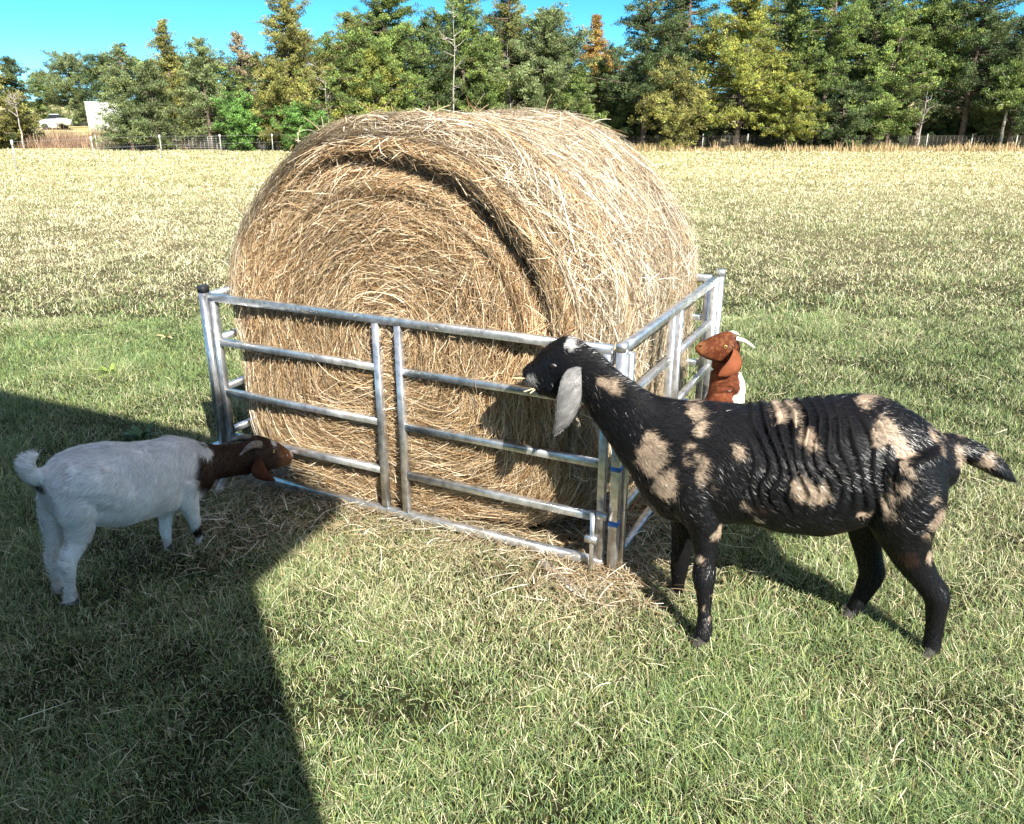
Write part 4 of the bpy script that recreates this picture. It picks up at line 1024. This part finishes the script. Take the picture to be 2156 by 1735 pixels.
for k_, px in enumerate((1508, 1655, 1760, 1795, 1875, 2005, 2045, 2140)):
    d = 60.3; x0 = (px-1078)*(d*CP+3*SP)/FPX; N = 15
    az = RNG.random(N)*6.28; L = RNG.uniform(.3, .85, N); le = RNG.uniform(0, .5, N)
    t = np.linspace(0, 1, 3)[None, :, None]; top = np.stack([np.cos(az)*le*L, np.sin(az)*le*L*.4, L], -1)
    P = np.array([x0, d, terrain(0, d)])+np.c_[RNG.normal(0, .18, N), RNG.normal(0, .1, N), 0*az][:, None]+top[:, None]*t
    V_, F_, C_ = ribbons(P, RNG.uniform(.01, .025, N), np.repeat(np.array([[1., .2, 0]]), N, 0), [1, .9, .4], np.array([.42, .30, .16])*(.6+.7*RNG.random((N, 1))))
    o = mk('dry_grass_clump', V_, F_, M_grass, col=C_, loc=(x0, d, float(terrain(0, d)))); tag(o, 'clump of tall tan dry stalks at the foot of the right wood', 'grass clump', 'dry stalk clumps along the right wood')

# ---------------------------------------------------------------- fences
names = ['leftmost', 'second', 'third', 'fourth', 'fifth', 'sixth']
pts = [(35, 360, 295), (200, 343, 288), (342, 333, 284), (467, 327, 283), (575, 320, 282), (664, 316, 281)]
pp = []
for k_, (x, yb, yt) in enumerate(pts):
    g = on_ground(x, yb); top = at_depth(x-11+k_*2, yt, g[1]); hgt = top[2]-g[2]
    o = empty('fence_post', tuple(g), f'thin steel field post with white cap, {names[k_]} from the left in the pasture', 'fence post', 'steel posts in the pasture')
    m = MB(); lean = top-g; m.bar(g-UP*.1, g+lean*.9, .06, .012, up=(0, 1, 0)); m.bar(g-UP*.1+np.array([0, .03, 0]), g+lean*.9+np.array([0, .03, 0]), .012, .045, up=(0, 1, 0)); m.build('shaft', M_post, o)
    m = MB(); m.bar(g+lean*.86, g+lean*1.01, .075, .075, up=(0, 1, 0), bev=.4); m.build('cap', M_white, o); pp.append(g+lean*.95)
for zf, lb in ((0, 'upper thin wire strung between the steel field posts'), (-.45, 'lower thin wire strung between the steel field posts')):
    m = MB(); Pw = np.array(pp)+UP*zf; m.tube(Pw, .004, 4); tag(m.build('fence_wire', M_wire, None), lb, 'wire', 'wires on the field posts')
def woven(p, q, h, label, np_, dx=.3, wm=None):
    o = empty('wire_fence', tuple((p+q)/2), label, 'fence'); m = MB(); d = unit(q-p); L = np.linalg.norm(q-p)
    for f in np.linspace(0, 1, 8): m.bar(p+UP*(.05+f*(h-.05)), q+UP*(.05+f*(h-.05)), .018, .018)
    for s in np.arange(0, L, dx): m.bar(p+d*s+UP*.05, p+d*s+UP*h, .018, .018, up=(0, 1, 0))
    m.build('wire_mesh', wm or M_wire, o)
    for s in np.linspace(0, L, np_): m = MB(); m.bar(p+d*s-UP*.2, p+d*s+UP*(h+.15), .07, .07, up=(0, 1, 0)); m.build('post', M_post, o)
def G(px, d): return np.array([(px-1078)*(d*CP+(CAMH-terrain(0, d))*SP)/FPX, d, float(terrain(0, d))])
woven(G(205, 64.3), G(900, 61.5), .95, 'pale woven wire fence running in front of the left trees', 9)
woven(G(1290, 62.7), G(2230, 62.7), 1.0, 'dark woven wire fence half hidden along the right wood', 11, wm=principled('rusty_wire', (.10, .085, .07), rough=.7))

# ---------------------------------------------------------------- trailer, car, power lines
d = 80.; a = at_depth(178, 215, d); b = at_depth(540, 215, d+6); gz = float(terrain(0, d)); zt = a[2]
o = empty('trailer', ((a[0]+b[0])/2, d+3, gz), 'long white box trailer mostly hidden behind the cedars on the left', 'trailer')
dx_ = unit(np.array([b[0]-a[0], b[1]-a[1], 0])); L = np.hypot(b[0]-a[0], b[1]-a[1]); dn = np.array([-dx_[1], dx_[0], 0]); zb = gz+.55
c = (a+b)/2; c[2] = (zt+zb)/2
m = MB(); m.box(c+dn*1.25, dx_*L/2, dn*1.25, UP*(zt-zb)/2)
for s in np.arange(.6, L, .6): m.box(a*[1, 1, 0]+dx_*s+UP*(zt+zb)/2-dn*.015, dx_*.03, dn*.015, UP*(zt-zb)/2*.98)
m.build('box', M_white, o)
m = MB(); m.box(np.array([c[0], c[1], zt+.04])+dn*1.25, dx_*(L/2+.05), dn*1.3, UP*.04); m.build('roof', principled('roof_grey', (.55, .55, .55), rough=.5), o)
for s in (L*.75, L*.82):
    m = MB(); w0 = a*[1, 1, 0]+dx_*s+UP*(gz+.5)+dn*.25; m.tube(np.array([w0-dn*.15, w0+dn*.15]), .5, 16); m.build('wheel', M_tyre, o)
# car seen from the front quarter, some 95 m away
d = 92.; g = at_depth(117, 268, d); gz = float(terrain(0, d)); g[2] = gz
o = empty('car', tuple(g), 'small white car parked beyond the field at the far left', 'car')
cx = unit(np.array([1., .35, 0])); cy = np.array([-cx[1], cx[0], 0])
prof = [(-2.1, .3), (-2.15, .7), (-1.9, .95), (-1.0, 1.02), (-.55, 1.05), (.9, 1.06), (1.8, 1.02), (2.1, .85), (2.12, .35), (1.6, .24), (-1.6, .24)]
ring = np.array([[g+cx*x*.62+cy*y_*(1 if abs(y_) < .9 else 1)+UP*(z*(1 if abs(y_) < .8 else .97)) for x, z in prof] for y_ in (-.9, -.75, .75, .9)])
m = MB(); m.loft(ring); m.build('body', principled('car_white', (.75, .76, .78), rough=.2), o, smooth=False)
cab = [(-1.0, 1.03), (-.45, 1.45), (.85, 1.47), (1.45, 1.05)]
ring = np.array([[g+cx*x*.62+cy*y_+UP*z for x, z in cab] for y_ in (-.72, .72)]); m = MB(); m.loft(ring); m.build('window', M_glass, o)
m = MB(); m.box(g+cx*.2*.62+UP*1.49, cx*.42, cy*.66, UP*.025); m.build('roof', principled('car_roof', (.75, .76, .78), rough=.25), o)
for x in (-1.35, 1.35):
    for y_ in (-.88, .88):
        w0 = g+cx*x*.62+UP*.32; m = MB(); m.tube(np.array([w0+cy*(y_-.1), w0+cy*(y_+.03)]), .32, 14); m.build('wheel', M_tyre, o)
for s in (-1, 1):
    m = MB(); m.box(g-cx*2.14*.62+cy*s*.6+UP*.68, cx*.02, cy*.18, UP*.07); m.build('headlight', M_glass, o)
# low pile of pale goods right of the car
g2 = at_depth(134, 267, 91.); g2[2] = float(terrain(0, 91)); m = MB()
for k_ in range(6): m.box(g2+np.array([RNG.uniform(-.5, .6), RNG.uniform(-.3, .3), .35+.2*k_/3+.3]), np.array([.3, .05, 0]), np.array([-.05, .3, 0]), UP*RNG.uniform(.12, .3))
tag(m.build('tarp_pile', principled('tarp', (.5, .46, .42), rough=.8, bump=(5, .5, .05)), None, loc=tuple(g2)), 'low heap of pale sacks beside the parked white car', 'heap')
for y_, lb in ((150, 'upper power line crossing the sky gap at far left'), (155, 'lower power line crossing the sky gap at far left')):
    p = at_depth(-150, y_-2, 110); q = at_depth(340, y_+1, 110); t = np.linspace(0, 1, 12)[:, None]; P = p+(q-p)*t-UP*(.6*t*(1-t)*4*.3)
    m = MB(); m.tube(P, .022, 4); tag(m.build('power_line', principled('cable', (.35, .36, .38), rough=.5), None), lb, 'cable', 'power lines')
for px in (-150, 340):
    p = at_depth(px, 148, 110); gz = float(terrain(0, 110)); o = empty('utility_pole', (p[0], 110, gz), 'wooden utility pole hidden among the far trees', 'pole', 'utility poles')
    m = MB(); m.tube(np.array([[p[0], 110.2, gz-.3], [p[0], 110.2, p[2]+.3]]), [.16, .11], 8); m.build('pole', M_bark, o)
    m = MB(); m.box(np.array([p[0], 110.05, p[2]+.0]), np.array([1., 0, 0]), np.array([0, .05, 0]), UP*.05); m.build('crossarm', M_bark, o)
